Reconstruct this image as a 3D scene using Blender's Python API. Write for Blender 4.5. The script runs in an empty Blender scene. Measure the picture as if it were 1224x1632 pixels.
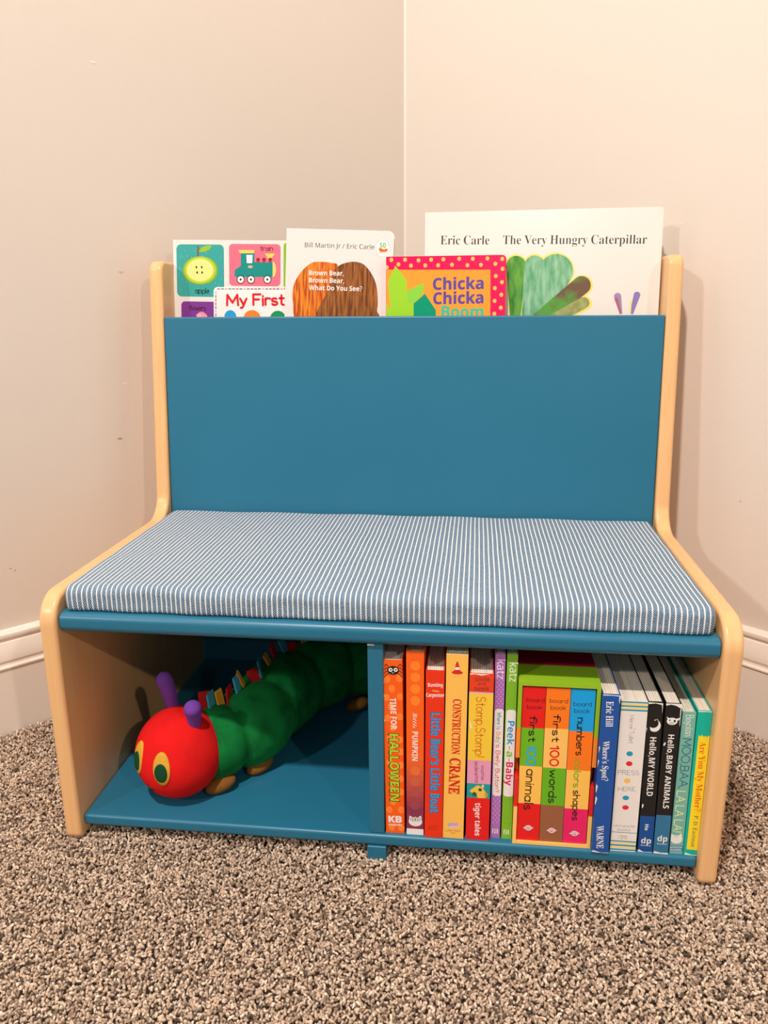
import bpy, bmesh, math, random
import numpy as np
from mathutils import Vector, Matrix
PI = math.pi
sc = bpy.context.scene
COL = sc.collection

# ------------------------------------------------------------------ camera
cam_d = bpy.data.cameras.new('camera')
cam_d.sensor_fit = 'HORIZONTAL'; cam_d.sensor_width = 36.0
cam_d.lens = 36.0 * 1257.78 / 1224.0
cam_d.clip_start = 0.01
cam = bpy.data.objects.new('camera', cam_d); COL.objects.link(cam)
_r = Vector((0.99328058, 0.11553716, -0.0066974)); _u = Vector((-0.02361868, 0.2590237, 0.96558215)); _f = Vector((-0.11329541, 0.95893581, -0.26001204))
cam.matrix_world = Matrix(((_r.x, _u.x, -_f.x, 0.0900), (_r.y, _u.y, -_f.y, -0.6709), (_r.z, _u.z, -_f.z, 0.5442), (0, 0, 0, 1)))
sc.camera = cam

# ------------------------------------------------------------------ light and exposure
sc.view_settings.view_transform = 'Standard'; sc.view_settings.look = 'None'
sc.view_settings.gamma = 1.0; sc.view_settings.use_curve_mapping = False
sc.view_settings.exposure = -0.02
sc.cycles.use_denoising = True
sc.cycles.max_bounces = 8
w = bpy.data.worlds.new('world'); sc.world = w; w.use_nodes = True
w.node_tree.nodes['Background'].inputs[0].default_value = (1.0, 0.95, 0.90, 1)
w.node_tree.nodes['Background'].inputs[1].default_value = 0.22
def can(name, loc, power, col=(1.0, 0.90, 0.80), r=0.05):
    l = bpy.data.lights.new(name, 'POINT'); l.energy = power; l.color = col; l.shadow_soft_size = r
    o = bpy.data.objects.new(name, l); o.location = loc; COL.objects.link(o)
can('recessed_light', (-0.30, -1.18, 2.40), 215, (1.0, 0.93, 0.86))
can('recessed_light', (2.10, -2.85, 2.40), 108, (1.0, 0.83, 0.69))
can('recessed_light', (-2.30, -2.95, 2.40), 165, (1.0, 0.95, 0.90), .10)
can('recessed_light', (0.60, -4.60, 2.40), 35, (1.0, 0.93, 0.86))

# ------------------------------------------------------------------ helpers
def tag(o, label=None, cat=None, group=None, kind=None):
    if label: o['label'] = label
    if cat: o['category'] = cat
    if group: o['group'] = group
    if kind: o['kind'] = kind
    return o
def empty(name, loc=(0, 0, 0), rot=(0, 0, 0)):
    o = bpy.data.objects.new(name, None); o.location = loc; o.rotation_euler = rot; o.empty_display_size = .02
    COL.objects.link(o); return o

_mats = {}
def nodes_of(m):
    m.use_nodes = True
    nt = m.node_tree
    return nt, nt.nodes, nt.links, nt.nodes['Principled BSDF']
def plain(col, rough=.45, name='paint', spec=.5, coat=0):
    key = (tuple(col), rough, spec, coat)
    if key in _mats: return _mats[key]
    m = bpy.data.materials.new(name); nt, N, L, B = nodes_of(m)
    B.inputs['Base Color'].default_value = (*col, 1); B.inputs['Roughness'].default_value = rough
    B.inputs['Specular IOR Level'].default_value = spec
    B.inputs['Coat Weight'].default_value = coat; B.inputs['Coat Roughness'].default_value = .12
    _mats[key] = m; return m
def add(nt, typ, **k):
    n = nt.nodes.new(typ)
    for a, v in k.items(): setattr(n, a, v)
    return n
def ramp(nt, pts, interp='LINEAR'):
    n = nt.nodes.new('ShaderNodeValToRGB'); e = n.color_ramp.elements; n.color_ramp.interpolation = interp
    while len(e) < len(pts): e.new(.5)
    for el, (p, c) in zip(e, pts): el.position = p; el.color = (*c, 1)
    return n
def noise_mat(name, c0, c1, scale=40, rough=.6, bump=.0, bscale=None, stretch=(1, 1, 1), bdist=.001, detail=4, spec=.4, sheen=0, p0=.3, p1=.7, seed=(0, 0, 0)):
    m = bpy.data.materials.new(name); nt, N, L, B = nodes_of(m)
    tc = add(nt, 'ShaderNodeTexCoord'); mp = add(nt, 'ShaderNodeMapping'); mp.inputs['Scale'].default_value = stretch; mp.inputs['Location'].default_value = seed
    L.new(tc.outputs['Object'], mp.inputs['Vector'])
    nz = add(nt, 'ShaderNodeTexNoise'); nz.inputs['Scale'].default_value = scale; nz.inputs['Detail'].default_value = detail
    L.new(mp.outputs[0], nz.inputs['Vector'])
    rp = ramp(nt, [(p0, c0), (p1, c1)]); L.new(nz.outputs['Fac'], rp.inputs[0]); L.new(rp.outputs[0], B.inputs['Base Color'])
    B.inputs['Roughness'].default_value = rough; B.inputs['Specular IOR Level'].default_value = spec
    if sheen:
        B.inputs['Sheen Weight'].default_value = sheen; B.inputs['Sheen Roughness'].default_value = .45
        B.inputs['Sheen Tint'].default_value = (*c1, 1)
    if bump:
        n2 = add(nt, 'ShaderNodeTexNoise'); n2.inputs['Scale'].default_value = bscale or scale; n2.inputs['Detail'].default_value = 3
        L.new(mp.outputs[0], n2.inputs['Vector'])
        b = add(nt, 'ShaderNodeBump'); b.inputs['Strength'].default_value = bump; b.inputs['Distance'].default_value = bdist
        L.new(n2.outputs['Fac'], b.inputs['Height']); L.new(b.outputs[0], B.inputs['Normal'])
    return m

class MB:
    """collects faces with materials and links them as one mesh object"""
    def __init__(s): s.v = []; s.f = []; s.m = []; s.mats = []; s.sm = []
    def mi(s, m):
        if m not in s.mats: s.mats.append(m)
        return s.mats.index(m)
    def add(s, vs, fs, m, smooth=False):
        o = len(s.v); s.v.extend([tuple(v) for v in vs]); k = s.mi(m)
        for f in fs: s.f.append([o + i for i in f]); s.m.append(k); s.sm.append(smooth)
    def box(s, x0, y0, z0, x1, y1, z1, m):
        s.add([(x, y, z) for z in (z0, z1) for y in (y0, y1) for x in (x0, x1)],
              [(0, 2, 3, 1), (4, 5, 7, 6), (0, 1, 5, 4), (2, 6, 7, 3), (0, 4, 6, 2), (1, 3, 7, 5)], m)
    def build(s, name, parent=None, bevel=0, seg=2, loc=None, subsurf=0, angle=35):
        me = bpy.data.meshes.new(name); me.from_pydata(s.v, [], s.f)
        for m in s.mats: me.materials.append(m)
        me.polygons.foreach_set('material_index', s.m); me.polygons.foreach_set('use_smooth', s.sm); me.update()
        o = bpy.data.objects.new(name, me); COL.objects.link(o)
        if parent: o.parent = parent
        if loc: o.location = loc
        if bevel:
            b = o.modifiers.new('bevel', 'BEVEL'); b.width = bevel; b.segments = seg; b.limit_method = 'ANGLE'; b.angle_limit = math.radians(angle)
            b.harden_normals = False
        if subsurf:
            b = o.modifiers.new('sub', 'SUBSURF'); b.levels = b.render_levels = subsurf
        return o
def shade_bevel(o):
    for p in o.data.polygons: p.use_smooth = True
    o.modifiers.new('wn', 'WEIGHTED_NORMAL').keep_sharp = True
    return o
def box_obj(name, a, b, m, parent=None, bevel=.002, seg=3):
    mb = MB(); mb.box(*a, *b, m); o = mb.build(name, parent, bevel, seg)
    return shade_bevel(o) if bevel else o

def arc(cx, cy, r, a0, a1, n=8):
    return [(cx + r * math.cos(math.radians(a0 + (a1 - a0) * i / n)), cy + r * math.sin(math.radians(a0 + (a1 - a0) * i / n))) for i in range(n + 1)]
def fillet(pts, n=10):
    """closed outline of (x, y, radius) corners -> rounded polygon"""
    out = []
    for i, (x, y, r) in enumerate(pts):
        p = Vector((x, y)); a = Vector(pts[i - 1][:2]); b = Vector(pts[(i + 1) % len(pts)][:2])
        if r <= 0: out.append((x, y)); continue
        da = (a - p).normalized(); db = (b - p).normalized()
        ang = da.angle(db); t = r / math.tan(ang / 2)
        c = p + (da + db).normalized() * (r / math.sin(ang / 2))
        s = p + da * t - c; e = p + db * t - c
        a0 = math.atan2(s.y, s.x); a1 = math.atan2(e.y, e.x); d = (a1 - a0 + PI) % (2 * PI) - PI
        for k in range(n + 1): out.append((c.x + r * math.cos(a0 + d * k / n), c.y + r * math.sin(a0 + d * k / n)))
    return out

# ------------------------------------------------------------------ lettering
# stroke font: glyph = (advance, [strokes]); stroke = list of points or ('a', cx, cy, rx, ry, deg0, deg1)
def A_(cx, cy, rx, ry, a0, a1):
    n = max(6, int(abs(a1 - a0) / 18))
    return [(cx + rx * math.cos(math.radians(a0 + (a1 - a0) * i / n)), cy + ry * math.sin(math.radians(a0 + (a1 - a0) * i / n))) for i in range(n + 1)]
O_ = lambda: A_(.27, .31, .27, .31, 90, 450)
G = {
 ' ': (.30, []),
 'A': (.80, [[(0, 0), (.40, 1), (.80, 0)], [(.14, .35), (.66, .35)]]),
 'B': (.64, [[(0, 0), (0, 1), (.34, 1)] + A_(.34, .76, .24, .24, 90, -90) + [(0, .52)], [(.34, .52)] + A_(.36, .26, .28, .26, 90, -90) + [(0, 0)]]),
 'C': (.80, [A_(.44, .5, .44, .5, 45, 315)]),
 'D': (.78, [[(0, 0), (0, 1), (.30, 1)] + A_(.30, .5, .48, .5, 90, -90) + [(0, 0)]]),
 'E': (.58, [[(.56, 1), (0, 1), (0, 0), (.58, 0)], [(0, .52), (.46, .52)]]),
 'F': (.55, [[(.56, 1), (0, 1), (0, 0)], [(0, .52), (.44, .52)]]),
 'G': (.84, [A_(.44, .5, .44, .5, 45, 355) + [(.86, .48), (.54, .48)]]),
 'H': (.72, [[(0, 0), (0, 1)], [(.72, 0), (.72, 1)], [(0, .52), (.72, .52)]]),
 'I': (.06, [[(0, 0), (0, 1)]]),
 'K': (.66, [[(0, 0), (0, 1)], [(.62, 1), (0, .40)], [(.2, .58), (.66, 0)]]),
 'L': (.54, [[(0, 1), (0, 0), (.54, 0)]]),
 'M': (.86, [[(0, 0), (.04, 1), (.43, .25), (.82, 1), (.86, 0)]]),
 'N': (.72, [[(0, 0), (0, 1), (.72, 0), (.72, 1)]]),
 'O': (.90, [A_(.45, .5, .45, .5, 90, 450)]),
 'P': (.60, [[(0, 0), (0, 1), (.32, 1)] + A_(.32, .74, .27, .26, 90, -90) + [(0, .48)]]),
 'R': (.66, [[(0, 0), (0, 1), (.32, 1)] + A_(.32, .75, .26, .25, 90, -90) + [(0, .5)], [(.30, .5), (.64, 0)]]),
 'S': (.58, [A_(.29, .755, .26, .245, 35, 270) + A_(.29, .26, .29, .26, 85, -150)]),
 'T': (.74, [[(0, 1), (.74, 1)], [(.37, 1), (.37, 0)]]),
 'U': (.70, [[(0, 1), (0, .35)] + A_(.35, .35, .35, .35, 180, 360) + [(.70, 1)]]),
 'V': (.76, [[(0, 1), (.38, 0), (.76, 1)]]),
 'W': (1.06, [[(0, 1), (.27, 0), (.53, .85), (.79, 0), (1.06, 1)]]),
 'Y': (.72, [[(0, 1), (.36, .48), (.36, 0)], [(.72, 1), (.36, .48)]]),
 'a': (.54, [A_(.26, .30, .26, .30, 40, 320), [(.52, .62), (.52, 0)]]),
 'b': (.54, [[(0, 1), (0, 0)], A_(.27, .31, .27, .31, 150, -150)]),
 'c': (.46, [A_(.27, .31, .27, .31, 50, 310)]),
 'd': (.54, [A_(.27, .31, .27, .31, 35, 325), [(.54, 1), (.54, 0)]]),
 'e': (.52, [[(.02, .34), (.53, .34)] + A_(.27, .31, .265, .31, 8, 315)]),
 'f': (.36, [A_(.36, .78, .2, .2, 60, 180) + [(.16, 0)], [(0, .60), (.36, .60)]]),
 'g': (.54, [A_(.27, .31, .27, .31, 35, 325), [(.54, .62), (.54, -.05)] + A_(.28, -.05, .26, .24, 0, -150)]),
 'h': (.50, [[(0, 1), (0, 0)], [(0, .36)] + A_(.25, .37, .25, .25, 165, 0) + [(.50, 0)]]),
 'i': (.05, [[(.02, .62), (.02, 0)], [(.02, .84), (.02, .88)]]),
 'k': (.46, [[(0, 1), (0, 0)], [(.42, .62), (0, .24)], [(.14, .36), (.46, 0)]]),
 'l': (.05, [[(.02, 1), (.02, 0)]]),
 'm': (.78, [[(0, .62), (0, 0)], [(0, .38)] + A_(.195, .41, .195, .21, 165, 0) + [(.39, 0)], [(.39, .40)] + A_(.585, .41, .195, .21, 165, 0) + [(.78, 0)]]),
 'n': (.50, [[(0, .62), (0, 0)], [(0, .36)] + A_(.25, .37, .25, .25, 165, 0) + [(.50, 0)]]),
 'o': (.54, [O_()]),
 'p': (.54, [[(0, .62), (0, -.28)], A_(.27, .31, .27, .31, 150, -150)]),
 'r': (.32, [[(0, .62), (0, 0)], [(0, .38)] + A_(.22, .40, .22, .22, 165, 50)]),
 's': (.42, [A_(.21, .465, .19, .155, 40, 265) + A_(.21, .16, .21, .16, 85, -150)]),
 't': (.36, [[(.16, .9), (.16, .14)] + A_(.30, .14, .14, .14, 180, 290), [(0, .62), (.34, .62)]]),
 'u': (.50, [[(0, .62), (0, .25)] + A_(.25, .25, .25, .25, 180, 360), [(.50, .62), (.50, 0)]]),
 'v': (.50, [[(0, .62), (.25, 0), (.50, .62)]]),
 'w': (.76, [[(0, .62), (.19, 0), (.38, .5), (.57, 0), (.76, .62)]]),
 'y': (.50, [[(0, .62), (.26, .02)], [(.50, .62), (.18, -.22), (.04, -.26)]]),
 "'": (.06, [[(.04, 1), (.02, .78)]]), ',': (.08, [[(.06, .06), (0, -.14)]]), '.': (.06, [[(.02, .0), (.02, .05)]]),
 '!': (.08, [[(.04, 1), (.03, .28)], [(.03, .02), (.03, .06)]]), '-': (.3, [[(0, .36), (.3, .36)]]), '/': (.36, [[(0, 0), (.36, 1)]]),
 '?': (.46, [A_(.22, .76, .22, .23, 170, -60) + [(.22, .42), (.22, .28)], [(.22, .02), (.22, .06)]]),
 '0': (.56, [A_(.28, .5, .28, .5, 90, 450)]), '1': (.22, [[(0, .8), (.2, 1), (.2, 0)]]), '5': (.54, [[(.5, 1), (.08, 1), (.04, .56)] + A_(.25, .32, .28, .32, 120, -150)]),
}
def strip(pts, wf, caps=True):
    """ribbon along pts; wf(tangent) -> width"""
    P = [np.array(p, float) for p in pts]; Q = [P[0]]
    for p in P[1:]:
        if np.linalg.norm(p - Q[-1]) > 1e-6: Q.append(p)
    vs, fs = [], []
    _pc = [0]
    def lift(k0):
        _pc[0] += 1; z = (_pc[0] % 6) * 1.1e-6
        for i in range(k0, len(vs)): vs[i] = (*vs[i][:2], z)
    if len(Q) < 2: return vs, fs
    run = [Q[0]]; runs = []
    for i in range(1, len(Q)):
        run.append(Q[i])
        if i < len(Q) - 1:
            a = Q[i] - Q[i - 1]; b = Q[i + 1] - Q[i]
            if np.dot(a, b) / (np.linalg.norm(a) * np.linalg.norm(b)) < .72: runs.append(run); run = [Q[i]]
    runs.append(run)
    for run in runs:
        o = len(vs); n = len(run)
        for i in range(n):
            t = run[min(i + 1, n - 1)] - run[max(i - 1, 0)]; t = t / np.linalg.norm(t)
            h = wf(t) / 2; nn = np.array((-t[1], t[0])) * h
            vs += [tuple(run[i] + nn), tuple(run[i] - nn)]
        for i in range(n - 1): fs.append((o + 2 * i, o + 2 * i + 1, o + 2 * i + 3, o + 2 * i + 2))
        lift(o)
        if caps:
            for i in (0, n - 1):
                j = i - 1 if i else 1
                t = run[i] - run[j]; t = t / np.linalg.norm(t); r = wf(t) / 2; c = len(vs)
                vs += [tuple(run[i] + r * np.array((math.cos(a), math.sin(a)))) for a in np.linspace(0, 2 * PI, 9)[:-1]]
                fs.append(tuple(range(c, c + 8))); lift(c)
    return vs, fs
def stroke_text(txt, style, sx_len, h, wt):
    """text of cap height h stretched to sx_len; returns verts (x along, y up), faces"""
    rnd = random.Random(len(txt) * 8)
    gap = .17
    glyphs, x = [], 0
    for ch in txt:
        a, st = G.get(ch, G['o'])
        glyphs.append((ch, x, st)); x += a + (gap if ch != ' ' else .06)
    total = x - gap
    k = sx_len / max(total, .05); vs, fs = [], []
    def put(pts, wf, caps):
        v, f = strip(pts, wf, caps); o = len(vs); vs.extend(v); fs.extend([tuple(o + i for i in q) for q in f])
    stem = wt * h
    for ch, x0, st in glyphs:
        jy = rnd.uniform(-.025, .025) if style == 'H' else 0
        for si, s in enumerate(st):
            pts = [((x0 + px) * k, (py + jy) * h) for px, py in s]
            put(pts, lambda t: stem, True)
    return vs, fs
_ftc = {}
def _font(fn):
    # the type faces that come with Blender itself; falls back to its built-in face
    try:
        import os
        return bpy.data.fonts.load(os.path.join(bpy.utils.system_resource('DATAFILES', path='fonts'), fn))
    except Exception: return None
SERIF = _font('NotoSansMath-Regular.woff2'); SANS = SERIF
def serif_text(t, base=0x1D400, digits=0x1D7CE):
    if SERIF is None: return t
    return ''.join(chr(base + ord(c) - 65) if 'A' <= c <= 'Z' else chr(base + 26 + ord(c) - 97) if 'a' <= c <= 'z' else chr(digits + ord(c) - 48) if '0' <= c <= '9' else c for c in t)
def bold_text(t): return serif_text(t, 0x1D5D4, 0x1D7EC)
def flat_text(txt, font, off):
    c = bpy.data.curves.new('t', 'FONT'); c.body = txt; c.resolution_u = 3; c.offset = off; c.fill_mode = 'BOTH'
    if font: c.font = font
    o = bpy.data.objects.new('t', c); COL.objects.link(o)
    dg = bpy.context.evaluated_depsgraph_get(); dg.update(); me = o.evaluated_get(dg).to_mesh()
    v = np.array([q.co[:2] for q in me.vertices]); f = [tuple(p.vertices) for p in me.polygons]
    o.evaluated_get(dg).to_mesh_clear(); bpy.data.objects.remove(o); bpy.data.curves.remove(c); return v, f
def embolden(v, f, d):
    """heavier outline: shifted copies of the letters, each a hair behind the last"""
    vs = [np.c_[v, np.zeros(len(v))]]; fs = list(f); n = len(v)
    for k in range(8 if d > 0 else 0):
        a = PI * k / 4; o = n * (k + 1); vs.append(np.c_[v + d * np.array((math.cos(a), math.sin(a))), np.full(n, (k + 1) * 7e-7)]); fs += [tuple(o + i for i in q) for q in f]
    return np.concatenate(vs), fs
def font_text(txt, sx_len, h, wt, sty='I'):
    key = (txt, wt, sty)
    if key not in _ftc:
        if sty == 'I': _ftc[key] = embolden(*(flat_text(txt, SANS, 0) if wt < .025 else flat_text(bold_text(txt), SERIF, 0)), (wt - .06) * .4 if wt > .06 else 0)
        elif sty == 'S': _ftc[key] = embolden(*flat_text(serif_text(txt), SERIF, -.006 if wt < .15 else 0), .013 if wt > .25 else 0)
        else: _ftc[key] = embolden(*flat_text(serif_text(txt, 0x1D4D0), SERIF, 0), 0)
    v, f = _ftc[key]
    v = v.copy(); x0, x1 = v[:, 0].min(), v[:, 0].max()
    v[:, 0] = (v[:, 0] - x0) * sx_len / (x1 - x0); v[:, 1] *= h / (CAPH if sty == 'I' and wt < .025 else CAPS_)
    return [tuple(q) for q in v], f
CAPH = max(q[1] for q in flat_text('H', SANS, 0)[0]); CAPS_ = max(q[1] for q in flat_text(serif_text('H'), SERIF, 0)[0])
ART = {
 'hal': [
  ('E',(1.0,0.24,0.03),[3.79,19.85,3.12,3.77]),
  ('E',(1.0,0.24,0.03),[15.74,18.65,3.11,3.76]),
  ('E',(1.0,0.24,0.03),[8.19,29.61,3.13,3.78]),
  ('E',(1.0,0.24,0.03),[2.81,39.15,3.15,3.8]),
  ('E',(1.0,0.24,0.03),[16.27,38.12,3.13,3.78]),
  ('E',(1.0,0.24,0.03),[7.23,49.04,3.15,3.81]),
  ('E',(1.0,0.24,0.03),[3.74,61.54,3.17,3.83]),
  ('E',(1.0,0.24,0.03),[15.61,59.51,3.16,3.81]),
  ('E',(1.0,0.24,0.03),[8.86,71.53,3.18,3.84]),
  ('E',(1.0,0.24,0.03),[15.29,84.45,3.18,3.85]),
  ('E',(1.0,0.24,0.03),[5.36,83.49,3.19,3.86]),
  ('E',(1.0,0.24,0.03),[6.5,95.31,3.2,3.87]),
  ('E',(1.0,0.24,0.03),[16.45,97.75,3.2,3.86]),
  ('E',(1.0,0.24,0.03),[4.93,110.38,3.22,3.89]),
  ('E',(1.0,0.24,0.03),[16.26,112.75,3.21,3.88]),
  ('E',(1.0,0.24,0.03),[6.05,123.93,3.24,3.91]),
  ('E',(1.0,0.24,0.03),[15.67,127.93,3.23,3.9]),
  ('E',(1.0,0.24,0.03),[6.49,139.18,3.25,3.93]),
  ('E',(1.0,0.24,0.03),[15.88,143.21,3.25,3.92]),
  ('E',(1.0,0.24,0.03),[7.61,154.53,3.27,3.95]),
  ('E',(1.0,0.24,0.03),[3.65,164.12,3.28,3.97]),
  ('E',(1.0,0.24,0.03),[15.63,163.65,3.27,3.95]),
  ('E',(1.0,0.24,0.03),[5.79,184.4,3.3,3.99]),
  ('E',(1.0,0.24,0.03),[15.37,184.53,3.29,3.98]),
  ('L',(1.0,0.14,0.01),[1.7,20.78,3.76,21.83,5.86,20.33],0.521),
  ('E',(1.0,0.14,0.01),[2.77,19.04,0.52,0.65]),
  ('E',(1.0,0.14,0.01),[4.85,18.95,0.52,0.65]),
  ('L',(1.0,0.14,0.01),[13.66,19.58,15.72,20.63,17.81,19.13],0.519),
  ('E',(1.0,0.14,0.01),[14.72,17.84,0.52,0.65]),
  ('E',(1.0,0.14,0.01),[16.79,17.76,0.52,0.65]),
  ('L',(1.0,0.14,0.01),[6.09,30.56,8.16,31.61,10.26,30.1],0.522),
  ('E',(1.0,0.14,0.01),[7.16,28.8,0.52,0.65]),
  ('E',(1.0,0.14,0.01),[9.24,28.71,0.52,0.65]),
  ('L',(1.0,0.14,0.01),[14.18,39.08,16.25,40.13,18.35,38.6],0.522),
  ('E',(1.0,0.14,0.01),[15.24,37.31,0.52,0.65]),
  ('E',(1.0,0.14,0.01),[17.33,37.22,0.52,0.65]),
  ('L',(1.0,0.14,0.01),[1.61,62.52,3.71,63.58,5.84,62.02],0.529),
  ('E',(1.0,0.14,0.01),[2.7,60.72,0.53,0.66]),
  ('E',(1.0,0.14,0.01),[4.81,60.61,0.53,0.66]),
  ('L',(1.0,0.14,0.01),[13.49,60.49,15.58,61.55,17.7,59.99],0.526),
  ('E',(1.0,0.14,0.01),[14.57,58.69,0.53,0.66]),
  ('E',(1.0,0.14,0.01),[16.67,58.59,0.53,0.66]),
  ('L',(1.0,0.14,0.01),[1.45,165.2,3.61,166.31,5.82,164.6],0.548),
  ('E',(1.0,0.14,0.01),[2.57,163.26,0.55,0.68]),
  ('E',(1.0,0.14,0.01),[4.76,163.11,0.55,0.68]),
  ('L',(1.0,0.14,0.01),[13.44,164.73,15.6,165.83,17.8,164.13],0.545),
  ('E',(1.0,0.14,0.01),[14.55,162.79,0.54,0.68]),
  ('E',(1.0,0.14,0.01),[16.73,162.64,0.54,0.68]),
  ('L',(0.01,0.01,0.01),[5.94,7.76,3.16,4.22,1.56,6.53],0.777),
  ('L',(0.01,0.01,0.01),[5.91,9.45,3.09,7.88,1.5,10.19],0.778),
  ('L',(0.01,0.01,0.01),[5.88,11.71,3.03,11.54,1.43,13.86],0.778),
  ('L',(0.01,0.01,0.01),[5.85,13.12,2.96,15.49,1.36,17.82],0.779),
  ('L',(0.01,0.01,0.01),[13.7,7.46,16.58,3.7,18.1,5.88],0.775),
  ('L',(0.01,0.01,0.01),[13.67,9.15,16.53,7.35,18.05,9.53],0.776),
  ('L',(0.01,0.01,0.01),[13.64,11.4,16.49,11.0,18.01,13.19],0.776),
  ('L',(0.01,0.01,0.01),[13.62,12.81,16.44,14.95,17.96,17.14],0.777),
  ('E',(0.01,0.01,0.01),[9.78,10.42,5.7,4.66]),
  ('E','W',[7.33,9.96,1.94,2.07]),
  ('E',(0.01,0.01,0.01),[7.46,9.95,0.78,0.91]),
  ('E','W',[12.24,9.76,1.94,2.07]),
  ('E',(0.01,0.01,0.01),[12.37,9.76,0.78,0.91]),
  ('L','W',[8.45,12.73,9.48,13.39,10.65,12.64],0.389),
  ('T','W','TIME FOR','I',[6.2,39.72,6.85,73.54],5.5,0.05),
  ('T',(0.02,0.05,0.0),'HALLOWEEN','I',[4.26,77.93,4.22,154.44],9.56,0.11),
  ('T',(0.42,0.72,0.04),'HALLOWEEN','I',[5.05,78.48,4.91,153.62],8.497,0.03),
  ('T','W','KB','I',[2.59,178.62,16.27,178.32],6.873,0.1),
  ('T','W','kidsbooks','I',[2.66,182.71,16.22,182.1],2.34,0.03),
  ('P','W',[0.3,22.12,1.19,22.93,0.38,24.67]),
  ('P','W',[0.32,36.39,1.22,37.21,0.41,38.97]),
  ('P','W',[0.26,5.88,1.16,6.69,0.35,8.4]),
  ('P','W',[0.37,63.16,1.28,63.99,0.46,65.79]),
 ],
 'pum': [
  ('P',(0.915,0.14,0.019),[0.0,110.14,17.13,110.14,17.13,194.43,0.0,194.43]),
  ('P',(0.849,0.129,0.025),[0.0,115.95,17.13,115.95,17.13,194.43,0.0,194.43]),
  ('P',(0.784,0.119,0.032),[0.0,121.79,17.13,121.79,17.13,194.43,0.0,194.43]),
  ('P',(0.718,0.108,0.039),[0.0,127.65,17.13,127.65,17.13,194.43,0.0,194.43]),
  ('P',(0.653,0.098,0.045),[0.0,133.53,17.13,133.53,17.13,194.43,0.0,194.43]),
  ('P',(0.587,0.087,0.052),[0.0,139.44,17.13,139.44,17.13,194.43,0.0,194.43]),
  ('P',(0.522,0.077,0.058),[0.0,145.36,17.13,145.36,17.13,194.43,0.0,194.43]),
  ('P',(0.456,0.066,0.065),[0.0,151.32,17.13,151.32,17.13,194.43,0.0,194.43]),
  ('P',(0.391,0.056,0.072),[0.0,157.29,17.13,157.29,17.13,194.43,0.0,194.43]),
  ('P',(0.325,0.045,0.078),[0.0,163.29,17.13,163.29,17.13,194.43,0.0,194.43]),
  ('P',(0.26,0.035,0.085),[0.0,169.31,17.13,169.31,17.13,194.43,0.0,194.43]),
  ('P',(0.26,0.035,0.085),[0.0,175.36,17.13,175.36,17.13,194.43,0.0,194.43]),
  ('P',(0.26,0.035,0.085),[0.0,181.43,17.13,181.43,17.13,194.43,0.0,194.43]),
  ('P',(0.26,0.035,0.085),[0.0,187.52,17.13,187.52,17.13,194.43,0.0,194.43]),
  ('E',(1.0,0.23,0.02),[8.68,14.9,4.74,5.0]),
  ('E',(1.0,0.23,0.02),[8.68,26.83,4.76,5.02]),
  ('E',(1.0,0.23,0.02),[8.68,39.13,4.79,5.04]),
  ('E',(1.0,0.23,0.02),[8.68,51.68,4.81,5.07]),
  ('E',(0.8,0.17,0.04),[8.68,128.13,4.8,5.34]),
  ('E',(0.62,0.12,0.06),[8.68,140.24,4.82,5.36]),
  ('E',(0.45,0.08,0.07),[8.68,152.46,4.84,5.38]),
  ('E',(0.36,0.06,0.08),[8.68,167.09,4.87,5.41]),
  ('T','W','Little','C',[6.46,64.47,6.32,81.05],4.178,0.0),
  ('T','W','PUMPKIN','I',[5.79,84.88,5.5,117.06],5.261,0.04),
  ('E','W',[8.82,186.24,6.8,5.44]),
  ('P','W',[2.44,184.68,2.86,179.64,7.19,181.66]),
  ('P','W',[10.58,181.41,14.5,178.78,15.19,183.73]),
  ('E',(0.05,0.05,0.05),[6.24,183.61,2.58,2.58]),
  ('E','W',[6.24,183.61,2.04,2.04]),
  ('E',(0.05,0.05,0.05),[6.24,183.61,0.82,0.82]),
  ('E',(0.05,0.05,0.05),[11.26,183.24,2.58,2.58]),
  ('E','W',[11.26,183.24,2.04,2.04]),
  ('E',(0.05,0.05,0.05),[11.26,183.24,0.81,0.81]),
  ('P',(0.9,0.4,0.05),[8.01,185.05,9.63,184.92,8.82,186.87]),
  ('E',(0.75,0.7,0.68),[6.51,188.61,0.82,0.68]),
  ('E',(0.75,0.7,0.68),[8.82,189.38,0.82,0.68]),
  ('E',(0.75,0.7,0.68),[11.13,188.26,0.82,0.68]),
  ('E',(0.75,0.7,0.68),[7.73,190.72,0.82,0.68]),
  ('E',(0.75,0.7,0.68),[10.04,190.54,0.82,0.68]),
  ('P','W',[0.0,194.75,17.13,194.75,17.13,201.77,0.0,201.77]),
 ],
 'bear': [
  ('T','W','Bunting','I',[2.17,16.86,16.23,16.39],3.592,0.05),
  ('T','W','Carpenter','I',[0.57,27.72,17.9,27.04],3.737,0.05),
  ('L',(0.9,0.55,0.1),[6.31,21.45,7.58,20.25,8.87,21.87,10.14,20.39,11.44,22.02,12.45,20.83],0.642),
  ('T',(0.0,0.11,0.32),"Little Bear's Little Boat",'I',[5.08,43.76,4.95,155.67],9.317,0.11),
  ('T',(0.015,0.36,0.72),"Little Bear's Little Boat",'I',[5.47,44.31,5.35,155.02],8.541,0.04),
  ('T',(0.25,0.02,0.01),'CLARION','I',[4.0,172.25,13.3,171.67],1.895,0.0),
  ('T',(0.25,0.02,0.01),'BOOKS','I',[4.02,175.07,12.39,174.56],1.897,0.0),
 ],
 'crane': [
  ('P',(0.9,0.82,0.6),[0.0,0.0,20.79,0.0,20.79,0.53,0.0,0.53]),
  ('P',(0.66,0.025,0.012),[9.51,8.17,11.15,8.08,13.67,18.34,7.34,18.7]),
  ('E',(0.66,0.025,0.012),[10.52,19.08,5.32,1.9]),
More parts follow.
